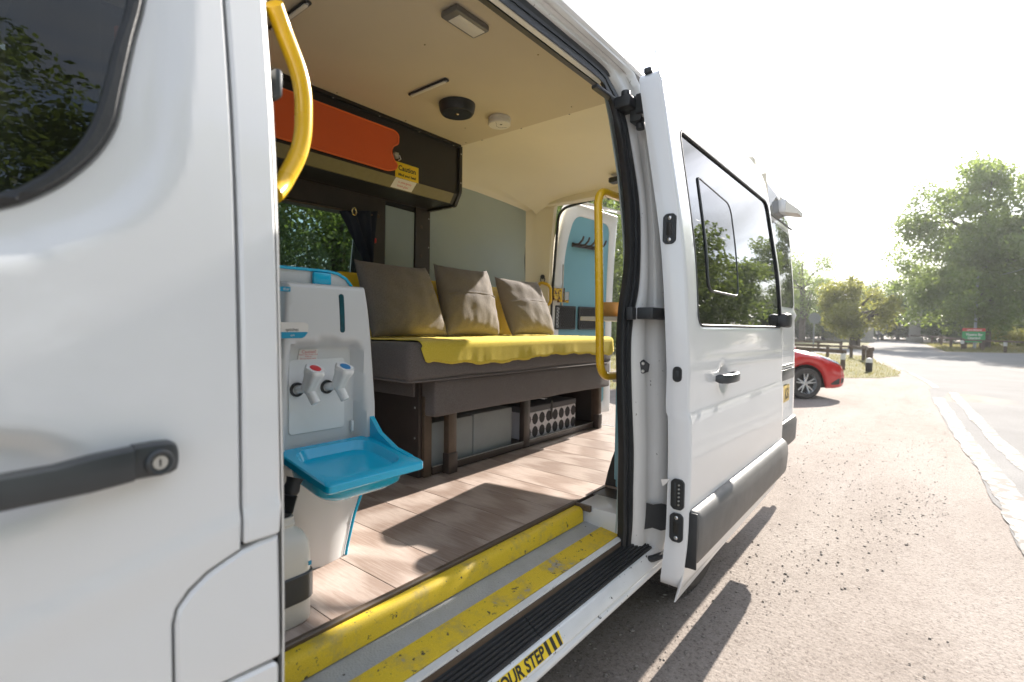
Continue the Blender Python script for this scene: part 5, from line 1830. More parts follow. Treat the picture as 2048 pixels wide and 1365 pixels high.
# ================================================================== ceiling fittings
VF = thing('ceiling_vent', 'round black slatted vent on the ceiling', 'vent', (1.745, 1.775, 2.30))
lathe('housing', [(0.088, 0.0), (0.088, -0.008), (0.083, -0.034), (0.076, -0.046), (0.069, -0.047), (0.069, -0.040), (0.0, -0.040)], (1.745, 1.775, 2.2995), BLACKP, VF, seg=40, cap=False)
for i in range(-8, 9):
    y = i * 0.0076
    hw = math.sqrt(max(0.0, 0.068 ** 2 - y * y))
    box('slat', (1.745 - hw, 1.775 + y - 0.0018, 2.2530), (1.745 + hw, 1.775 + y + 0.0018, 2.2588), HANDLEP, VF)
lathe('screw', [(0.0, 0.004), (0.006, 0.003), (0.009, 0.0), (0.009, -0.003)], (1.745, 1.775, 2.2525), BRASS, VF, (0, 0, -1), 14, cap=False)
SA = thing('smoke_alarm', 'round white smoke alarm on the ceiling beside the black vent', 'smoke alarm', (1.99, 1.715, 2.30))
lathe('alarm_base', [(0.056, 0.0), (0.058, -0.004), (0.058, -0.014), (0.0545, -0.016)], (1.99, 1.715, 2.2995), SMOKEW, SA, seg=40, cap=False)
lathe('alarm_cap', [(0.0535, -0.0155), (0.058, -0.019), (0.058, -0.034), (0.054, -0.039), (0.0, -0.041)], (1.99, 1.715, 2.2995), SMOKEW, SA, seg=40, cap=False)
box('alarm_mark', (1.975, 1.690, 2.2572), (1.985, 1.700, 2.2590), LIGHTG, SA)
tube('alarm_groove', [(1.945, 1.70, 2.2595), (1.965, 1.712, 2.2590), (1.985, 1.730, 2.2588), (2.01, 1.728, 2.2588), (2.03, 1.70, 2.2593)], 0.0009, LIGHTG, SA, 5)
lathe('test_button', [(0, -0.0015), (0.006, -0.001), (0.0065, 0.001)], (1.995, 1.735, 2.2590), SMOKEW, SA, seg=14, cap=False)


def strip(x, y0, y1, label):
    T = thing('strip_light', label, 'light', (x, (y0 + y1) / 2, 2.30), group='slim strip lights on the ceiling')
    box('housing', (x - 0.013, y0, 2.289), (x + 0.013, y1, 2.2995), BLACKP, T, 0.005, 3)
    box('diffuser', (x - 0.009, y0 + 0.012, 2.284), (x + 0.006, y1 - 0.012, 2.2905), LENS, T, 0.0028, 3)
    lathe('end_switch', [(0, 0.002), (0.004, 0.0015), (0.005, 0)], (x - 0.001, y0 + 0.008, 2.2885), STEEL, T, (0, 0, -1), 10, cap=False)


strip(1.535, 1.622, 1.872, 'slim strip light with black housing beside the round vent')
strip(0.887, 1.60, 1.86, 'slim strip light with black housing above the short grab rail')
PLT = thing('panel_light', 'grey rectangular panel light with pale lens near the door edge', 'light', (1.28, 1.26, 2.30))
box('housing', (1.195, 1.222, 2.277), (1.358, 1.300, 2.2995), LIGHTG, PLT, 0.006)
box('diffuser', (1.222, 1.235, 2.2755), (1.348, 1.290, 2.2785), LENS, PLT, 0.001)

# ================================================================== curtain, hammer, table, bowls
CU = thing('curtain', 'navy eyelet curtain gathered at the rear end of the side window', 'curtain', (1.6, 2.40, 1.5))
rows = []
for t in np.linspace(0, 1, 22):
    z = 1.865 - 0.42 * t
    xl = 1.495 + 0.155 * min(1, t / 0.62) ** 0.9
    xr = 1.735 - 0.035 * t
    row = []
    for s in np.linspace(0, 1, 40):
        x = xl + (xr - xl) * s
        y = 2.400 + 0.018 * math.sin(s * 15 + 0.6) * (0.6 + 0.4 * math.sin(3 * t)) + 0.006 * math.sin(s * 31 + t * 4)
        row.append((x, y - 0.012, z - 0.05 * (1 - s) * (1 - t) * 0.8))
    rows.append(row)
cl = loft('cloth', rows, CURTAIN, CU, smooth=180, flip=True)
sm = cl.modifiers.new('thick', 'SOLIDIFY'); sm.thickness = 0.002
bm = bmesh.new()
bm_tube(bm, [(1.572 + 0.016 * math.cos(a), 2.371 + 0.006 * math.cos(a), 1.832 + 0.020 * math.sin(a)) for a in np.linspace(0, 2 * math.pi, 25)[:-1]], 0.0042, 8, closed=True)
mkbm('eyelet', bm, BRASS, CU)
CR = thing('curtain_rod', 'thin brown curtain rod above the side window', 'curtain rod', (1.1, 2.42, 1.83))
tube('rod', [(0.45, 2.405, 1.806), (1.74, 2.405, 1.842)], 0.0055, BROWNL, CR, 8)
lathe('rod_end', [(0, 0.016), (0.010, 0.012), (0.012, 0), (0.008, -0.01)], (1.742, 2.405, 1.842), BROWNL, CR, (1, 0, 0.03), 12, cap=False)
HM = thing('emergency_hammer', 'red emergency hammer on the window post behind the curtain', 'hammer', (1.755, 2.435, 1.55))
tube('handle', [(1.700, 2.425, 1.50), (1.722, 2.425, 1.70)], 0.0115, REDPL, HM, 10)
box('head', (1.705, 2.408, 1.690), (1.745, 2.440, 1.718), REDPL, HM, 0.005)

TB = thing('fold_out_table', 'pale fold-out table on the near wall behind the tall grab rail', 'table', (2.5, 0.85, 1.27))
tp = [(2.150, 1.315), (2.728, 1.405), (2.815, 0.84), (2.235, 0.84)]
panel('table_top', rpoly(tp, [0.02, 0.02, 0.002, 0.002], 4), lambda u, v: (u, v, np.full_like(u, 1.285)), TABLEM, TB, th=0.020, step=0.3, er=0.003, inward=(0, 0, -1))
tube('support_strut', [(2.5, 1.18, 1.264), (2.5, 0.845, 0.95)], 0.010, ALU, TB, 8)


def bowl(x, y, rad, h, label):
    B = thing('bowl', label, 'bowl', (x, y, 1.286), group='bowls on the fold-out table')
    lathe('bowl_shell', [(0.0, 0.0), (rad * 0.5, 0.0), (rad * 0.62, 0.006), (rad * 0.88, h * 0.45), (rad, h), (rad * 0.96, h), (rad * 0.82, h * 0.45), (rad * 0.5, 0.010), (0.0, 0.009)], (x, y, 1.2862), BOWLM, B, seg=36, cap=False, smooth=60)


bowl(2.335, 1.235, 0.082, 0.072, 'amber bowl on the fold-out table, the one beside the yellow rail')
bowl(2.29, 1.02, 0.070, 0.085, 'amber bowl on the fold-out table, the one nearer the wall')

# ================================================================== portable wash unit
WU = thing('wash_unit', 'white and cyan portable hand-wash unit with two taps and basin', 'wash unit', (0.73, 1.28, 0.58))
CX = 0.727


def half(z):
    return float(np.interp(z, [0.55, 0.60, 0.70, 0.80, 0.90, 1.0, 1.2, 1.30, 1.338], [0.075, 0.080, 0.098, 0.128, 0.143, 0.143, 0.126, 0.117, 0.113]))


wo = []
zs_ = np.linspace(0.87, 1.325, 14)
right_ = [(CX + half(z), z) for z in zs_]
left_ = [(CX - half(z), z) for z in zs_[::-1]]
wo = rpoly([right_[0]] + right_[1:] + [(CX + 0.113, 1.338)] + [(CX - 0.113, 1.338)] + left_, [0.0] * 14 + [0.022, 0.022] + [0.0] * 14, 6)
WREC = rpoly([(0.605, 0.885), (0.838, 0.885), (0.824, 1.187), (0.619, 1.187)], [0.01, 0.02, 0.025, 0.025], 5)


def wsurf(u, v):
    d = sdist(WREC, u, v)
    y = 1.200 + 0.038 * smooth01(0.004, -0.016, d)
    y = y + 0.012 * (np.clip((v - 1.2) / 0.14, 0, 1) ** 2)
    d2 = np.sqrt(((u - 0.723) / 0.040) ** 2 + ((v - 1.190) / 0.014) ** 2)
    y = y + 0.010 * smooth01(1.0, 0.5, d2)
    return (u, y, v)


panel('front_shell', wo, wsurf, WPLASTIC, WU, th=0.10, step=0.010, er=0.006, smooth=50)
panel('back_shell', wo, lambda u, v: (u, np.full_like(u, 1.3005), v), WPLASTIC, WU, th=0.12, step=0.05, er=0.0, smooth=50)
panel('tap_plate', rrect(0.632, 0.950, 0.790, 1.142, 0.010), lambda u, v: (u, np.full_like(u, 1.2345), v), WTAP, WU, th=0.003, step=0.1, er=0.001)
# water tank lid behind
tk = rpoly([(CX - 0.14, 1.3385), (CX + 0.088, 1.3385), (CX + 0.088, 1.352), (CX + 0.045, 1.375), (CX - 0.14, 1.375)], [0.002, 0.002, 0.02, 0.03, 0.002], 6)
panel('tank', tk, lambda u, v: (u, np.full_like(u, 1.25), v), WPLASTIC, WU, th=0.12, step=0.05, er=0.002)
tube('tank_trim', [(CX - 0.14, 1.247, 1.376), (CX + 0.020, 1.247, 1.376), (CX + 0.050, 1.247, 1.372), (CX + 0.075, 1.247, 1.360), (CX + 0.092, 1.247, 1.341)], 0.0042, CYAN, WU, 8)
box('tank_clip', (0.700, 1.236, 1.3385), (0.752, 1.2495, 1.371), CYAN, WU, 0.005)
panel('level_gauge', rrect(0.7545, 1.212, 0.7690, 1.315, 0.007), lambda u, v: (u, np.full_like(u, 1.1985) + 0.010 * np.clip((v - 1.2) / 0.14, 0, 1) ** 2, v), GAUGE, WU, th=0.004, step=0.02, er=0.001)
panel('name_label', rpoly([(0.585, 1.198), (0.652, 1.198), (0.664, 1.212), (0.664, 1.234), (0.652, 1.238), (0.585, 1.238)], [0.001, 0.01, 0.004, 0.004, 0.004, 0.001], 3), lambda u, v: (u, np.full_like(u, 1.1988), v), PAPER, WU, th=0.0015, step=0.1, er=0)
panel('label_band', rpoly([(0.585, 1.1985), (0.652, 1.1985), (0.664, 1.214), (0.585, 1.214)], [0.001, 0.01, 0.004, 0.001], 3), lambda u, v: (u, np.full_like(u, 1.1982), v), CYANL, WU, th=0.0005, step=0.1, er=0)
text('label_lettering', 'spöches', 0.0115, face_mtx((0.6385, 1.1980, 1.2165), (1, 0, 0), (0, 0, 1)), INK, WU, 'RIGHT', 0.9)
text('label_lettering', 'ort', 0.0085, face_mtx((0.628, 1.1978, 1.2035), (1, 0, 0), (0, 0, 1)), PAPER, WU, 'RIGHT')
panel('top_label', rrect(0.575, 1.3130, 0.6220, 1.3245, 0.002), lambda u, v: (u, np.full_like(u, 1.2068), v), CYANL, WU, th=0.001, step=0.1, er=0)
text('label_lettering', 'ther', 0.0098, face_mtx((0.6200, 1.2060, 1.3158), (1, 0, 0), (0, 0, 1)), PAPER, WU, 'RIGHT')
panel('caution_label', rpoly([(0.655, 1.139), (0.708, 1.139), (0.712, 1.168), (0.660, 1.168)], 0.003, 2), lambda u, v: (u, np.full_like(u, 1.2352), v), PAPER, WU, th=0.001, step=0.1, er=0)
text('label_lettering', 'Caution!', 0.0115, face_mtx((0.686, 1.2345, 1.1580), (1, 0, 0), (0, 0, 1)), REDINK, WU, 'CENTER')
for i, s in enumerate(('Water may be very hot', 'if left on', 'Do not drink water')):
    text('label_lettering', s, 0.0055, face_mtx((0.684, 1.2345, 1.1530 - i * 0.0052), (1, 0, 0), (0, 0, 1)), REDINK, WU, 'CENTER')


def tap(x, cap_m, lab):
    y = 1.19
    bm = bmesh.new()
    # eight-lobed grip, leaning slightly forward
    ax = Vector((0.08, -0.50, 1.0)).normalized()
    o = Vector((x, 1.200, 1.068))
    u = Vector((1, 0, -0.10)).normalized(); v = ax.cross(u).normalized()
    rings = []
    for r_, h in ((0.0165, 0.0), (0.0185, 0.008), (0.0205, 0.035), (0.0250, 0.050), (0.0255, 0.058), (0.0225, 0.0625)):
        ring = []
        for k in range(32):
            a = 2 * math.pi * k / 32
            rr = r_ * (1 + (0.07 if h > 0.006 else 0.0) * math.cos(6 * a))
            ring.append(bm.verts.new(o + ax * h + u * rr * math.cos(a) + v * rr * math.sin(a)))
        rings.append(ring)
    for A_, B_ in zip(rings, rings[1:]):
        for k in range(32):
            bm.faces.new((A_[k], A_[(k + 1) % 32], B_[(k + 1) % 32], B_[k]))
    bm.faces.new(rings[-1]); bm.faces.new(rings[0][::-1])
    mkbm('tap_grip', bm, WTAP, WU, 40)
    lathe('tap_cap', [(0.0, 0.0016), (0.0130, 0.0014), (0.0145, 0.0)], o + ax * 0.0627, cap_m, WU, ax, 20, cap=False)
    bm = bmesh.new()
    bm_tube(bm, [o + ax * 0.004, o + Vector((0.004, -0.008, -0.010)), o + Vector((0.010, -0.020, -0.034))], [0.0135, 0.0125, 0.0115], 14)
    bm_tube(bm, [o + Vector((-0.004, 0.005, 0.002)), (x - 0.010, 1.236, 1.066)], 0.0105, 12)
    mkbm('tap_spout', bm, WTAP, WU, 40)
    lathe('tap_collar', [(0.0125, 0.0), (0.0185, 0.0), (0.0185, 0.004), (0.0125, 0.005)], (x - 0.012, 1.2340, 1.066), BLACKP, WU, (0, -1, 0), 22, cap=False)


tap(0.664, REDCAP, 'red')
tap(0.748, BLUECAP, 'blue')
box('recess_clip', (0.8085, 1.2275, 0.935), (0.8155, 1.2365, 0.965), WTAP, WU, 0.001)
# basin: rim with a bowl, tilted slightly towards the user
nb_ = 15
bx0, bx1, by0, by1 = 0.590, 0.866, 0.985, 1.215


def rimz(y):
    return 0.884 + (y - by0) * 0.16


def ring_rect(x0, x1, y0, y1, r_, zoff, n=6):
    return [(px, py, rimz(py) + zoff) for px, py in rrect(x0, y0, x1, y1, r_, n)]


seq = [ring_rect(bx0 + 0.004, bx1 - 0.004, by0 + 0.004, by1, 0.010, -0.022),
       ring_rect(bx0, bx1, by0, by1, 0.012, -0.018), ring_rect(bx0, bx1, by0, by1, 0.012, -0.003), ring_rect(bx0 + 0.003, bx1 - 0.003, by0 + 0.003, by1, 0.012, 0.0),
       ring_rect(bx0 + 0.020, bx1 - 0.034, by0 + 0.030, by1 - 0.020, 0.050, 0.0), ring_rect(bx0 + 0.023, bx1 - 0.037, by0 + 0.033, by1 - 0.022, 0.050, -0.004),
       ring_rect(bx0 + 0.040, bx1 - 0.062, by0 + 0.055, by1 - 0.045, 0.040, -0.052), ring_rect(bx0 + 0.052, bx1 - 0.075, by0 + 0.068, by1 - 0.058, 0.035, -0.060)]
loft('basin', seq, CYAN, WU, closed_v=True, caps=True, smooth=40)
seq = [ring_rect(bx0 + 0.008, bx1 - 0.022, by0 + 0.020, by1 - 0.010, 0.055, -0.021), ring_rect(bx0 + 0.014, bx1 - 0.030, by0 + 0.028, by1 - 0.016, 0.055, -0.050), ring_rect(bx0 + 0.032, bx1 - 0.055, by0 + 0.050, by1 - 0.04, 0.045, -0.068), ring_rect(bx0 + 0.06, bx1 - 0.085, by0 + 0.075, by1 - 0.065, 0.03, -0.071)]
loft('basin_underside', seq, CYAN, WU, closed_v=True, caps=True, smooth=50)
for sx, xx in ((1, bx1 - 0.010),):
    ck = [(xx - 0.007, 1.225, 0.985), (xx + 0.007, 1.225, 0.985), (xx - 0.007, 1.205, 0.980), (xx + 0.007, 1.205, 0.980), (xx - 0.007, 1.16, 0.935), (xx + 0.007, 1.16, 0.935), (xx - 0.007, 1.09, 0.903), (xx + 0.007, 1.09, 0.903), (xx - 0.007, 1.03, 0.8925), (xx + 0.007, 1.03, 0.8925)]
    bot = [(x_, y_, rimz(y_) - 0.004) for x_, y_, z_ in ck]
    V = ck + bot
    F = []
    for i in range(4):
        a = i * 2
        F += [(a, a + 1, a + 3, a + 2), (10 + a + 2, 10 + a + 3, 10 + a + 1, 10 + a), (a, a + 2, 10 + a + 2, 10 + a), (a + 1, 10 + a + 1, 10 + a + 3, a + 3)]
    F += [(0, 10, 11, 1), (8, 9, 19, 18)]
    mk('basin_cheek', V, F, CYAN, WU, 40)
# curved lower body and cyan edge
rows = []
edge_r = []
for z in np.linspace(0.5805, 0.875, 16):
    h = half(z)
    yf = float(np.interp(z, [0.58, 0.68, 0.80, 0.88], [1.245, 1.235, 1.215, 1.200]))
    rows.append([(CX - h, 1.42, z), (CX - h, yf + 0.01, z), (CX - h + 0.012, yf, z), (CX, yf - 0.012, z), (CX + h - 0.012, yf, z), (CX + h, yf + 0.01, z), (CX + h, 1.42, z)])
    edge_r.append((CX + h + 0.001, yf + 0.004, z))
loft('lower_body', rows, WPLASTIC, WU, closed_v=True, caps=True, smooth=50)
tube('edge_trim', edge_r, 0.0042, CYAN, WU, 8)

WB = thing('waste_bottle', 'milky waste-water bottle in a black strap under the basin', 'bottle', (0.532, 1.075, 0.58))
lathe('bottle_body', [(0.0, 0.0), (0.048, 0.0), (0.053, 0.006), (0.053, 0.150), (0.050, 0.175), (0.040, 0.196), (0.026, 0.205), (0.0235, 0.212), (0.0255, 0.214), (0.0255, 0.219), (0.0235, 0.221), (0.0235, 0.232), (0.0, 0.232)], (0.532, 1.078, 0.5805), HDPE, WB, seg=36, sq=4, cap=False, smooth=50)
lathe('strap', [(0.0545, 0.052), (0.0575, 0.055), (0.0575, 0.110), (0.0545, 0.113), (0.0535, 0.113), (0.0535, 0.052)], (0.532, 1.078, 0.5805), BLACKP, WB, seg=36, sq=4, cap=False)
box('bottle_mark', (0.5665, 1.0205, 0.7085), (0.5735, 1.0225, 0.7175), CYANL, WB)
bm = bmesh.new()
path = fillet([(0.534, 1.076, 0.800), (0.545, 1.074, 0.840), (0.566, 1.078, 0.890)], 0.05, 10)
P_ = [Vector(p) for p in catmull([tuple(p) for p in path], 34)]
bm_tube(bm, P_, [0.0185 if i % 2 else 0.0155 for i in range(34)], 14)
mkbm('drain_hose', bm, RUBBER, WB, 40)

# ================================================================== red hatchback
TH = math.atan2(-0.765, 0.644)
WX, WY = 10.58, 1.66                                     # ground contact of its near front wheel
ox = WX - 0.95 * (math.cos(TH) * 1.12 - math.sin(TH) * (-0.72))
oy = WY - 0.95 * (math.sin(TH) * 1.12 + math.cos(TH) * (-0.72))
CAR = thing('parked_car', 'red hatchback parked on the gravel behind the van', 'car', (ox, oy, -0.045), TH)
CAR.scale = (0.95, 0.95, 0.95)
NS = 28


def car_sec(x):
    zt = float(np.interp(x, [-2.0, -1.95, -1.85, -1.6, 0.6, 0.95, 1.35, 1.65, 1.82, 1.93, 2.0], [0.62, 0.80, 0.93, 0.98, 0.985, 0.955, 0.885, 0.80, 0.735, 0.66, 0.52]))
    w = float(np.interp(x, [-2.0, -1.9, -1.6, 0, 1.3, 1.6, 1.8, 1.92, 2.0], [0.66, 0.78, 0.85, 0.87, 0.865, 0.855, 0.82, 0.75, 0.62]))
    zb = float(np.interp(x, [-2.0, -1.85, -1.6, 1.7, 1.88, 2.0], [0.42, 0.28, 0.21, 0.21, 0.235, 0.30]))
    for a in (1.12, -1.25):
        q = 0.365 ** 2 - (x - a) ** 2
        if q > 0:
            zb = max(zb, 0.30 + math.sqrt(q))
    zb = min(zb, zt - 0.12)
    h = zt - zb
    half_ = [(0.0, zt + 0.022), (w * 0.45, zt + 0.016), (w * 0.74, zt - 0.004), (w * 0.89, zt - 0.045), (w * 0.965, zt - min(0.13, h * 0.3)), (w, zb + h * 0.50), (w * 0.995, zb + h * 0.25), (w * 0.965, zb + 0.03), (w * 0.93, zb)]
    sm = catmull(half_, NS)
    return sm


def car_pt(x, t, side=-1, off=0.0):
    s = car_sec(x)
    f = t * (NS - 1)
    i = min(int(f), NS - 2)
    y = s[i][0] + (s[i + 1][0] - s[i][0]) * (f - i)
    z = s[i][1] + (s[i + 1][1] - s[i][1]) * (f - i)
    return (x + off * 0.6, side * (y + off), z)


xs_ = [-2.0, -1.98, -1.95, -1.9, -1.82] + [i * 0.04 for i in range(-44, 46)] + [1.84, 1.88, 1.91, 1.94, 1.96, 1.98, 1.995, 2.0]
rows = []
for x in xs_:
    s = car_sec(x)
    rows.append([(x, -y, z) for y, z in s[::-1]] + [(x, y, z) for y, z in s[1:]])
loft('body', rows, REDCAR, CAR, caps=True, smooth=35, local=True)
rows = []
for x, zr, wb, wt in ((0.93, 0.965, 0.74, 0.66), (0.55, 1.20, 0.78, 0.62), (0.15, 1.40, 0.79, 0.59), (-0.4, 1.465, 0.79, 0.58), (-1.0, 1.45, 0.79, 0.57), (-1.45, 1.37, 0.78, 0.55), (-1.75, 1.12, 0.75, 0.58), (-1.86, 0.965, 0.72, 0.66)):
    rows.append([(x, -wb, 0.93), (x, -wt - 0.03, zr - 0.10 if zr > 1.1 else zr - 0.02), (x, -wt + 0.06, zr - 0.02), (x, 0, zr + 0.015), (x, wt - 0.06, zr - 0.02), (x, wt + 0.03, zr - 0.10 if zr > 1.1 else zr - 0.02), (x, wb, 0.93)])
loft('glasshouse', rows, glass_mat('dark_car_glass', (0.05, 0.055, 0.06), 1.5, 0.01), CAR, smooth=40, local=True)
rows = []
for x, zr, wt in ((0.16, 1.408, 0.55), (-0.4, 1.475, 0.555), (-1.0, 1.46, 0.545), (-1.47, 1.38, 0.53)):
    rows.append([(x, -wt - 0.06, zr - 0.05), (x, -wt + 0.04, zr - 0.010), (x, 0, zr + 0.018), (x, wt - 0.04, zr - 0.010), (x, wt + 0.06, zr - 0.05)])
loft('car_roof', rows, REDCAR, CAR, smooth=40, local=True)
for s in (-1, 1):
    for pts in ([(0.93, 0.745 * s, 0.955), (0.5, 0.69 * s, 1.19), (0.12, 0.63 * s, 1.37)], [(-0.35, 0.795 * s, 0.95), (-0.38, 0.66 * s, 1.40)], [(-1.45, 0.785 * s, 0.95), (-1.40, 0.62 * s, 1.36)]):
        tube('pillar', pts, 0.035, REDCAR, CAR, 8, local=True)
    # headlight, fog recess
    def patch(name, edge, m, off, n=10):
        rr = []
        for x, t0, t1 in edge:
            rr.append([car_pt(x, t0 + (t1 - t0) * k / n, s, off) for k in range(n + 1)])
        return loft(name, rr, m, CAR, smooth=50, local=True)
    hl = patch('headlight', [(1.22, 0.335, 0.345), (1.32, 0.31, 0.37), (1.45, 0.27, 0.40), (1.58, 0.25, 0.43), (1.70, 0.22, 0.44), (1.80, 0.20, 0.43), (1.87, 0.19, 0.39)], glass_mat('headlight_lens', (0.55, 0.6, 0.64), 1.6, 0.02, 0.12), 0.006)
    patch('headlight_bowl', [(1.30, 0.325, 0.36), (1.45, 0.28, 0.39), (1.58, 0.26, 0.42), (1.70, 0.235, 0.43), (1.80, 0.215, 0.42), (1.85, 0.21, 0.38)], ALLOY, 0.003)
    patch('headlight_mask', [(1.50, 0.30, 0.345), (1.60, 0.30, 0.38), (1.70, 0.31, 0.37), (1.78, 0.32, 0.35)], INK, 0.0045)
    patch('fog_recess', [(1.60, 0.80, 0.82), (1.68, 0.74, 0.82), (1.76, 0.70, 0.82), (1.84, 0.69, 0.81), (1.89, 0.70, 0.78)], BLACKP, 0.004)
    patch('lower_lip', [(1.68, 0.95, 0.995), (1.8, 0.945, 0.995), (1.9, 0.94, 0.995), (1.97, 0.94, 0.995)], BLACKP, 0.005)
bm = bmesh.new()
bm_box(bm, (1.90, -0.42, 0.545), (2.012, 0.42, 0.60), 0.012)
bm_box(bm, (1.93, -0.50, 0.36), (2.008, 0.50, 0.46), 0.012)
mkbm('grille', bm, BLACKP, CAR, local=True)
box('grille_bar', (1.99, -0.43, 0.600), (2.016, 0.43, 0.622), STEEL, CAR, 0.005, local=True)
lathe('badge', [(0, 0.012), (0.05, 0.010), (0.055, 0.0)], (2.008, 0, 0.60), STEEL, CAR, (1, 0, 0), 20, cap=False, local=True)
box('chassis', (-1.75, -0.62, 0.20), (1.72, 0.62, 0.66), UNDER, CAR, local=True)
for a in (1.12, -1.25):
    for s in (-1, 1):
        w = bpy.data.objects.new('wheel', None)
        link(w, CAR, True)
        w.location = (a, 0.76 * s, 0.30)
        lathe('tyre', [(0.20, -0.09), (0.27, -0.095), (0.297, -0.075), (0.302, -0.04), (0.302, 0.04), (0.297, 0.075), (0.27, 0.095), (0.20, 0.09)], (0, 0, 0), TYRE, w, (0, s, 0), 40, cap=False, local=True)
        lathe('rim', [(0.0, 0.02), (0.05, 0.02), (0.06, -0.01), (0.17, -0.02), (0.19, 0.05), (0.205, 0.085), (0.212, 0.088), (0.215, 0.07)], (0, 0, 0), ALLOY, w, (0, s, 0), 40, cap=False, local=True)
        lathe('wheel_well', [(0.0, 0.018), (0.185, 0.018)], (0, 0, 0), INK, w, (0, s, 0), 30, cap=False, local=True)
        for k in range(5):
            for d_ in (-0.13, 0.13):
                an = 2 * math.pi * k / 5 + d_ + 0.3
                p0 = Vector((0.03 * math.cos(an), 0.045 * s, 0.03 * math.sin(an)))
                p1 = Vector((0.200 * math.cos(an + d_ * 0.5), 0.062 * s, 0.200 * math.sin(an + d_ * 0.5)))
                tube('spoke', [p0, p1], [0.020, 0.013], ALLOY, w, 6, local=True)
        lathe('hub_cap', [(0, 0.062), (0.03, 0.058), (0.036, 0.04)], (0, 0, 0), ALLOY, w, (0, s, 0), 16, cap=False, local=True)


# ================================================================== trees
def leaf_mesh(name, seed, n, leaf, clusters, m, spread=0.3, squash=1.0):
    """leaves gathered in clumps; clusters: list of (x,y,z,r)"""
    rg = np.random.default_rng(seed)
    cl = np.array(clusters)
    w = cl[:, 3] ** 2
    idx = rg.choice(len(cl), n, p=w / w.sum())
    d = rg.normal(size=(n, 3))
    d /= np.linalg.norm(d, axis=1)[:, None] + 1e-9
    rad = rg.random(n) ** 0.45
    pos = cl[idx, :3] + d * (rad * cl[idx, 3])[:, None] * np.array([1, 1, 0.8 * squash])
    nrm = rg.normal(size=(n, 3)) + np.array([0, 0, 0.5])
    nrm /= np.linalg.norm(nrm, axis=1)[:, None]
    tmp = rg.normal(size=(n, 3))
    u = np.cross(nrm, tmp); u /= np.linalg.norm(u, axis=1)[:, None] + 1e-9
    v = np.cross(nrm, u)
    s = leaf * rg.uniform(0.55, 1.3, n)[:, None]
    quads = np.stack([pos - u * s * 0.5, pos + v * s * 0.30, pos + u * s * 0.5, pos - v * s * 0.30], axis=1).reshape(-1, 3)
    me = bpy.data.meshes.new(name)
    me.vertices.add(n * 4)
    me.vertices.foreach_set('co', quads.ravel())
    me.loops.add(n * 4)
    me.loops.foreach_set('vertex_index', np.arange(n * 4, dtype=np.int32))
    me.polygons.add(n)
    me.polygons.foreach_set('loop_start', np.arange(0, n * 4, 4, dtype=np.int32))
    me.materials.append(m)
    me.update(calc_edges=True)
    me.validate()
    return me


def crown_clusters(seed, rx, ry, z0, z1, n, cr, shape='round'):
    r = random.Random(seed)
    out = []
    zc = (z0 + z1) / 2; hz = (z1 - z0) / 2
    while len(out) < n:
        x, y, z = r.uniform(-1, 1), r.uniform(-1, 1), r.uniform(-1, 1)
        q = math.sqrt(x * x + y * y + z * z)
        if q > 1 or q < 0.30:
            continue
        lim = 1.0
        if shape == 'broad':
            lim = 0.65 + 0.35 * math.cos(z * 1.2)
        if math.hypot(x, y) > lim:
            continue
        wob = 0.85 + 0.3 * r.random()
        out.append((x * rx * wob, y * ry * wob, zc + z * hz * wob, cr * r.uniform(0.6, 1.35)))
    return out


def trunk_mesh(name, seed, h, r0, clusters, nb=12, split=0.35):
    r = random.Random(seed)
    bm = bmesh.new()
    top = Vector((r.uniform(-0.3, 0.3), r.uniform(-0.3, 0.3), h))
    pts = [Vector((0, 0, -0.1)), Vector((0, 0, 0.15)), Vector((r.uniform(-.1, .1), r.uniform(-.1, .1), h * 0.35)), Vector((r.uniform(-.25, .25), r.uniform(-.25, .25), h * 0.7)), top]
    bm_tube(bm, pts, [r0 * 1.5, r0 * 1.1, r0 * 0.85, r0 * 0.5, r0 * 0.15], 10)
    for c in r.sample(clusters, min(nb, len(clusters))):
        t = r.uniform(split, 0.85)
        base = Vector((0, 0, 0)).lerp(top, t)
        e = Vector(c[:3])
        if e.z < base.z - 0.5:
            base = Vector((0, 0, h * split * 0.9))
        mid = base.lerp(e, 0.5) + Vector((r.uniform(-.2, .2), r.uniform(-.2, .2), 0.12 * (e - base).length))
        bm_tube(bm, [base, mid, e], [r0 * 0.42, r0 * 0.24, r0 * 0.06], 6)
    bmesh.ops.recalc_face_normals(bm, faces=bm.faces)
    me = bpy.data.meshes.new(name)
    bm.to_mesh(me); bm.free()
    finish(me, BARK, 60)
    return me


def tree(name, label, loc, crown, trunk, scale=1.0, rz=0.0, group=None, cat='tree'):
    T = thing(name, label, cat, loc, rz, group)
    T.scale = (scale,) * 3
    for nm, me in (('trunk', trunk), ('crown', crown)):
        if me is None:
            continue
        o = bpy.data.objects.new(nm, me)
        COL.objects.link(o)
        o.parent = T
    return T


# tall broadleaf right of the road
c = crown_clusters(1, 6.2, 5.6, 1.6, 13.2, 230, 1.05) + crown_clusters(2, 5.6, 4.6, 0.7, 5.5, 60, 0.9) + [(-5.8, 0.6, 7.8, 0.8), (-6.3, 0.2, 8.4, 0.6), (-5.0, 1.0, 9.4, 0.8), (1.5, 0, 13.4, 0.8), (2.6, 0.3, 12.9, 0.7), (-0.6, -0.5, 12.6, 0.8)]
tree('broadleaf_tree', 'tall spreading green tree right of the road behind the sign', (50.5, -3.7, 0), leaf_mesh('crown', 1, 64000, 0.25, c, LEAF_A), trunk_mesh('trunk', 1, 10, 0.30, c, 20, 0.2))
c = crown_clusters(5, 5.0, 5.0, 1.0, 10.5, 90, 1.2)
CR2 = leaf_mesh('crown', 5, 22000, 0.28, c, LEAF_A); TR2 = trunk_mesh('trunk', 5, 8, 0.26, c, 12, 0.25)
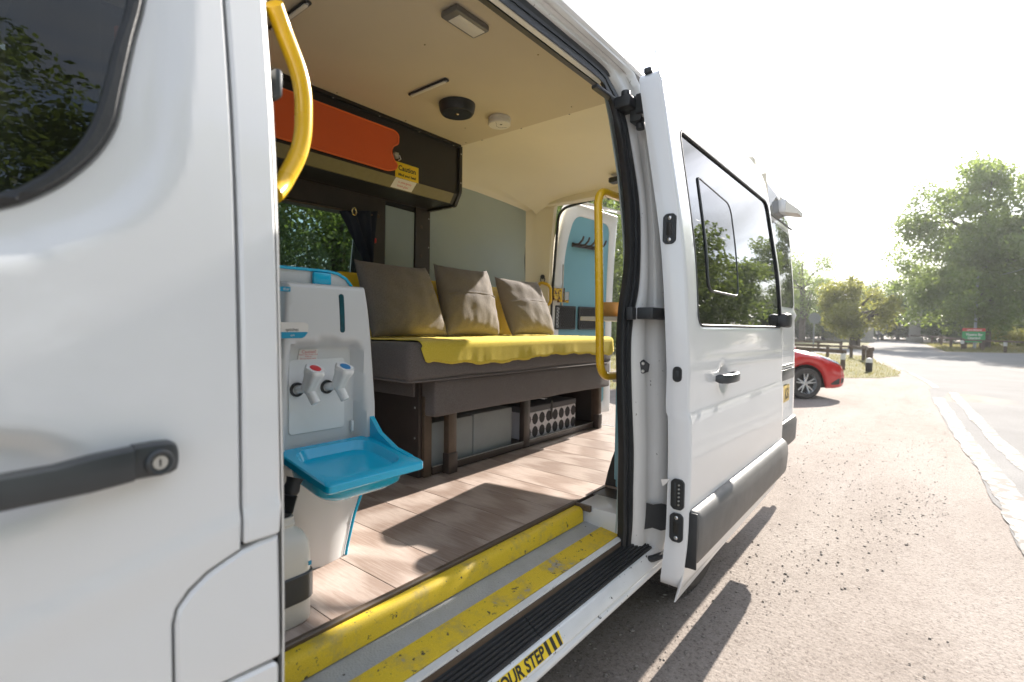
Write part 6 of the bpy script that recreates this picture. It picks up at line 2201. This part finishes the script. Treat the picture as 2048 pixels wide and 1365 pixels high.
# low round tree at the bend
c = crown_clusters(11, 2.35, 2.2, 1.15, 4.2, 60, 0.62) + [(-1.9, -0.2, 0.95, 0.5), (-1.3, 0.5, 1.0, 0.5), (0.2, 0, 4.3, 0.4), (-0.9, 0.2, 4.5, 0.35), (1.0, 0, 4.1, 0.4)]
tree('round_tree', 'low round yellow-green tree at the bend of the road', (39.5, 3.3, 0), leaf_mesh('crown', 11, 16000, 0.17, c, LEAF_B), trunk_mesh('trunk', 11, 3.0, 0.30, c, 14, 0.35))
# feathery tree left of it
c = crown_clusters(21, 3.6, 3.2, 1.5, 9.6, 46, 0.95)
tree('feathery_tree', 'loose feathery tree just past the back corner of the van', (58, 9.3, 0), leaf_mesh('crown', 21, 9000, 0.20, c, LEAF_A), trunk_mesh('trunk', 21, 8, 0.28, c, 20, 0.2))
c = crown_clusters(31, 3.0, 3.0, 0.3, 4.5, 40, 0.9)
CR3 = leaf_mesh('crown', 31, 11000, 0.26, c, LEAF_C); TR3 = trunk_mesh('trunk', 31, 3.2, 0.2, c, 8, 0.2)
c = crown_clusters(33, 2.6, 2.6, 0.2, 3.0, 30, 0.8)
CR4 = leaf_mesh('crown', 33, 7000, 0.17, c, LEAF_B)
far_spots = [('dark tree closing the road between the round tree and the gate pillar', 76, 3.6, 0.66, CR2, TR2), ('dark tree directly behind the right gate pillar', 74, -1.2, 0.85, CR2, TR2), ('dark tree behind the round tree, far left of the gate', 78, 9.5, 0.55, CR2, TR2),
             ('dark bush below the feathery tree, beyond the rail fence', 62, 11.4, 0.80, CR3, TR3), ('dark bush left of the round tree, beyond the rail fence', 64, 8.2, 0.85, CR3, TR3), ('dark bush behind the round tree trunk', 63, 5.6, 0.85, CR3, TR3), ('dark bush at the end of the road between the pillars', 80, 2.2, 1.0, CR3, TR3), ('dark bush beside the right gate pillar', 66, -1.6, 0.8, CR3, TR3),
             ('dark bush below the tall tree, right of the sign', 60, -6.5, 0.9, CR3, TR3), ('pale sunlit bush just right of the green sign', 53.5, -4.6, 0.62, CR4, None), ('pale sunlit bush at the right edge of the view', 52.5, -6.6, 0.55, CR4, None), ('dark bush at the right edge of the view', 56, -9.0, 1.0, CR3, TR3), ('pale bush low beneath the round tree', 62.5, 7.0, 0.45, CR4, None),
             ('dark bush left of the left gate pillar', 70, 10.2, 1.0, CR3, TR3), ('dark bush right of the left gate pillar', 71, 7.4, 1.0, CR3, TR3), ('dark bush closing the gap beside the chevron board', 74, 5.0, 1.05, CR3, TR3), ('dark bush behind the road end', 86, 0.4, 1.3, CR3, TR3), ('dark bush below the feathery tree trunk', 70, 13.6, 1.0, CR3, TR3), ('dark bush beneath the left side of the tall tree', 72, -4.0, 1.1, CR3, TR3),
             ('dark tree far behind the tall tree', 82, -8, 1.15, CR2, TR2), ('dark tree far right behind the tall tree', 84, -16, 1.1, CR2, TR2), ('dark tree just left of the feathery tree', 66, 15, 0.95, CR2, TR2)]
for i, (lb, x, y, s, cm, tm) in enumerate(far_spots):
    nm = 'hedgerow_tree' if cm is CR2 else 'bush'
    tree(nm, lb, (x, y, 0), cm, tm, s, i * 1.7, 'trees and bushes along the far road', 'tree' if cm is CR2 else 'bush')

# trees on the far side of the van, seen through windows and the open back
c = crown_clusters(41, 3.4, 3.2, 0.4, 8.5, 80, 0.85)
CR5 = leaf_mesh('crown', 41, 26000, 0.13, c, LEAF_A); TR5 = trunk_mesh('trunk', 41, 7, 0.26, c, 14, 0.2)
c = crown_clusters(43, 2.8, 2.6, 0.1, 5.0, 60, 0.7)
CR6 = leaf_mesh('crown', 43, 22000, 0.10, c, LEAF_C); TR6 = trunk_mesh('trunk', 43, 4, 0.18, c, 8, 0.2)
side_spots = [('leafy tree seen through the cab window', -1.5, 11.5, 0.95, CR5, TR5), ('leafy tree seen through the front part of the side window', 3.2, 11.0, 0.9, CR5, TR5), ('leafy tree seen through the side window beside the curtain', 7.3, 11.8, 1.0, CR5, TR5), ('tree hidden behind the bench wall, beyond the side window', 11.5, 13, 1.1, CR5, TR5),
              ('dark green tree seen through the open back beside the door board', 17.0, 13.2, 1.15, CR5, TR5), ('dark green tree seen through the open back beside the tall rail', 21.5, 13.0, 1.2, CR5, TR5), ('green tree seen at the right of the open back', 27, 14.2, 1.2, CR5, TR5),
              ('dense shrub low in the side window, ahead of the curtain', 4.6, 9.6, 0.62, CR6, TR6), ('dense shrub low in the side window by the wash unit', 1.6, 9.4, 0.6, CR6, TR6), ('dense shrub low behind the curtain', 8.6, 10.3, 0.7, CR6, TR6), ('dense shrub below the trees at the open back', 19.5, 11.3, 0.75, CR6, TR6), ('dense shrub at the right of the open back', 24.0, 11.6, 0.8, CR6, TR6), ('dense shrub beyond the cab', -3.5, 10.0, 0.7, CR6, TR6)]
for i, (lb, x, y, s, cm, tm) in enumerate(side_spots):
    tree('woodland_tree' if cm is CR5 else 'shrub', lb, (x, y, 0), cm, tm, s, i * 2.1, 'trees on the far side of the van', 'tree' if cm is CR5 else 'shrub')
# across the road, behind the camera: they show only as reflections in the van's glass
mir = [(-8, -13, 1.15, CR5, TR5), (-3.5, -12.5, 1.25, CR5, TR5), (1.0, -12.0, 1.3, CR5, TR5), (5.2, -12.5, 1.2, CR5, TR5), (10, -14, 0.8, CR2, TR2), (16, -12, 0.8, CR2, TR2), (22, -9.2, 0.9, CR2, TR2), (28.5, -9.6, 0.95, CR2, TR2), (37, -11.5, 0.8, CR2, TR2)]
for i, (x, y, s, cm, tm) in enumerate(mir):
    tree('roadside_tree', 'roadside tree across the road, mirrored in the van windows', (x, y, 0), cm, tm, s, i * 1.3, 'trees mirrored in the van windows')


# ================================================================== rail fences, bollards, signs, pillars
def rail_fence(pts, h, label, post_r=0.07, rail=0.045, white=()):
    o = Vector((pts[0][0], pts[0][1], 0))
    Fn = thing('rail_fence', label, 'fence', o)
    for i, (x, y) in enumerate(pts):
        box('post', (x - post_r * 0.8, y - post_r * 0.8, -0.05), (x + post_r * 0.8, y + post_r * 0.8, h), TIMBER, Fn, 0.012)
        if i in white:
            box('white_band', (x - post_r * 0.83, y - post_r * 0.83, h * 0.62), (x + post_r * 0.83, y + post_r * 0.83, h + 0.01), TIMBERW, Fn, 0.012)
    for (x0, y0), (x1, y1) in zip(pts, pts[1:]):
        d = Vector((x1 - x0, y1 - y0, 0)); L = d.length; a = math.atan2(d.y, d.x)
        mt = Matrix.Translation((x0, y0, h + 0.012)) @ Matrix.Rotation(a, 4, 'Z')
        bm = bmesh.new()
        bm_box(bm, (-0.05, -rail * 1.3, 0), (L + 0.05, rail * 1.3, rail * 1.8), 0.012, 2, mt)
        mkbm('rail', bm, TIMBER, Fn)


rail_fence([(26.6, 5.6), (26.3, 4.7), (26.0, 3.15), (26.2, 2.3), (24.6, 1.75)], 0.44, 'low timber rail fence between the verge and the side road')
rail_fence([(33.4, 7.4), (33.0, 5.9), (32.6, 4.4), (32.2, 3.3)], 0.46, 'low timber rail fence beyond the side road', 0.08)
rail_fence([(20.8, 4.3), (19.6, 2.9), (18.2, 1.80)], 0.50, 'short timber rail behind the red car ending in a white-topped post', 0.075, 0.045, (2,))
rail_fence([(24.4, 1.72), (23.0, 1.50), (21.3, 1.30)], 0.50, 'timber rail running towards the road edge', 0.07, 0.055)
rail_fence([(66, 1.0), (60, -0.85), (54, -1.35), (48.5, -1.75), (44.0, -2.15)], 0.62, 'timber rail leading past the green sign to the gate', 0.10, 0.06, (4,))
rail_fence([(44.0, -2.20), (42.6, -3.05), (41.2, -3.9), (39.8, -4.8), (38.4, -5.6)], 0.60, 'timber rail along the verge right of the green sign', 0.09, 0.04, (2,))
BO = thing('bollard', 'black wooden bollard with a white top at the verge edge', 'bollard', (17.9, 1.13, 0))
lathe('bollard_post', [(0.0, 0.0), (0.085, 0.0), (0.085, 0.28), (0, 0.28)], (17.9, 1.13, 0), INK, BO, seg=14, cap=False)
lathe('bollard_top', [(0.086, 0.28), (0.086, 0.36), (0.07, 0.40), (0.0, 0.42)], (17.9, 1.13, 0), TIMBERW, BO, seg=14, cap=False)

SG = thing('park_sign', 'green notice sign with a red band on two posts', 'sign', (45.2, -2.75, 0))
sdv = Vector((0.629, -0.777, 0))
sgx = Matrix(((sdv.x, 0.777, 0, 45.2), (sdv.y, 0.629, 0, -2.75), (0, 0, 1, 0), (0, 0, 0, 1)))
for nm, lo, hi, m in (('board', (-0.75, -0.03, 0.48), (0.75, 0.03, 1.22), GREENS), ('red_band', (-0.75, -0.032, 1.2205), (0.75, 0.032, 1.42), REDS), ('post', (-0.5, 0.035, 0), (-0.38, 0.12, 1.3), TIMBER), ('post', (0.55, 0.035, 0), (0.67, 0.12, 1.3), TIMBER)):
    bm = bmesh.new()
    bm_box(bm, lo, hi, 0.01, 1, sgx)
    mkbm(nm, bm, m, SG)


def sign_text(s, z, size):
    o = sgx @ Vector((0, -0.036, z))
    text('sign_lettering', s, size, face_mtx(o, sdv, (0, 0, 1)), PAPER, SG, 'CENTER', 1.0, 0.004)


sign_text('Theatre Bar', 0.93, 0.23)
sign_text('Opening!', 0.70, 0.23)
sign_text('open to visitors today', 1.275, 0.11)
PO = thing('telegraph_pole', 'plain grey pole behind the green sign carrying a wire', 'pole', (47.4, -2.95, 0))
lathe('shaft', [(0.0, 0.0), (0.085, 0.0), (0.07, 5.1), (0, 5.12)], (47.4, -2.95, 0), POLEM, PO, seg=14, cap=False)
tube('wire', [tuple(Vector((47.4, -2.95, 4.9)).lerp(Vector((40, -9.5, 9.0)), t) - Vector((0, 0, 1.1 * 4 * t * (1 - t)))) for t in np.linspace(0, 1, 16)], 0.012, POLEM, PO, 5)
TS = thing('road_sign', 'grey back of an octagonal road sign on a thin post', 'sign', (30.7, 4.35, 0))
lathe('sign_plate', [(0.0, 0.012), (0.31, 0.012), (0.31, -0.012), (0, -0.012)], (30.7, 4.35, 1.80), SIGNBACK, TS, (-0.85, -0.5, 0), 8, cap=False)
lathe('sign_post', [(0.0, 0.0), (0.035, 0.0), (0.035, 2.05), (0, 2.05)], (30.75, 4.38, 0), SIGNBACK, TS, seg=10, cap=False)
CH = thing('chevron_sign', 'small black and white chevron board at the end of the road', 'sign', (70, 4.2, 0))
for k in range(2):
    bm = bmesh.new()
    for dz in (-1, 1):
        mt = Matrix.Translation((70, 4.0 - k * 0.55, 1.05)) @ Matrix.Rotation(0.7 * dz, 4, 'X')
        bm_box(bm, (-0.02, -0.10, 0 if dz > 0 else -0.40), (0.02, 0.10, 0.40 if dz > 0 else 0), 0, 1, mt)
    mkbm('chevron', bm, TIMBERW, CH)
box('board', (70.03, 3.1, 0.55), (70.07, 4.4, 1.55), INK, CH)
box('stand', (70.08, 3.6, 0), (70.16, 3.8, 0.6), SIGNBACK, CH)


def pillar(x, y, w, h, label):
    T = thing('gate_pillar', label, 'pillar', (x, y, 0), group='stone gate pillars')
    box('plinth', (x - w * 0.72, y - w * 0.72, 0), (x + w * 0.72, y + w * 0.72, h * 0.17), STONEM, T, 0.03)
    box('shaft', (x - w * 0.5, y - w * 0.5, h * 0.17), (x + w * 0.5, y + w * 0.5, h * 0.86), STONEM, T, 0.02)
    box('shaft_panel', (x - w * 0.53, y - w * 0.36, h * 0.24), (x - w * 0.5 - 0.001, y + w * 0.36, h * 0.80), STONEM, T, 0.01)
    box('cornice', (x - w * 0.66, y - w * 0.66, h * 0.86), (x + w * 0.66, y + w * 0.66, h * 0.92), STONEM, T, 0.02)
    lathe('cap', [(w * 0.85, h * 0.92), (w * 0.55, h * 0.97), (w * 0.2, h * 1.0), (0, h * 1.005)], (x, y, 0), STONEM, T, seg=4, cap=False)


pillar(65.5, 0.45, 0.95, 3.05, 'stone gate pillar right of the road end')
pillar(62.5, 6.3, 0.95, 2.6, 'stone gate pillar left of the round tree trunk')
pillar(60.5, 3.95, 0.75, 2.2, 'narrow stone gate pillar behind the round tree trunk')


# ================================================================== thin haze volume, added to imitate the veil of lens glare
hz = bpy.data.materials.new('glare_veil_haze')
hz.use_nodes = True
hz.node_tree.nodes.clear()
h_out = hz.node_tree.nodes.new('ShaderNodeOutputMaterial')
h_vol = hz.node_tree.nodes.new('ShaderNodeVolumePrincipled')
h_vol.inputs['Color'].default_value = (0.93, 0.96, 1.0, 1)
h_vol.inputs['Density'].default_value = 0.0008
h_vol.inputs['Anisotropy'].default_value = 0.45
hz.node_tree.links.new(h_vol.outputs[0], h_out.inputs['Volume'])
bm = bmesh.new()
bm_box(bm, (-g - 5, -g - 5, -1.0), (g + 5, g + 5, 15.5))
hazeo = mkbm('haze', bm, hz, None, None)
tag(hazeo, 'thin haze over the whole car park and road, added as a glare veil', 'haze', kind='stuff')
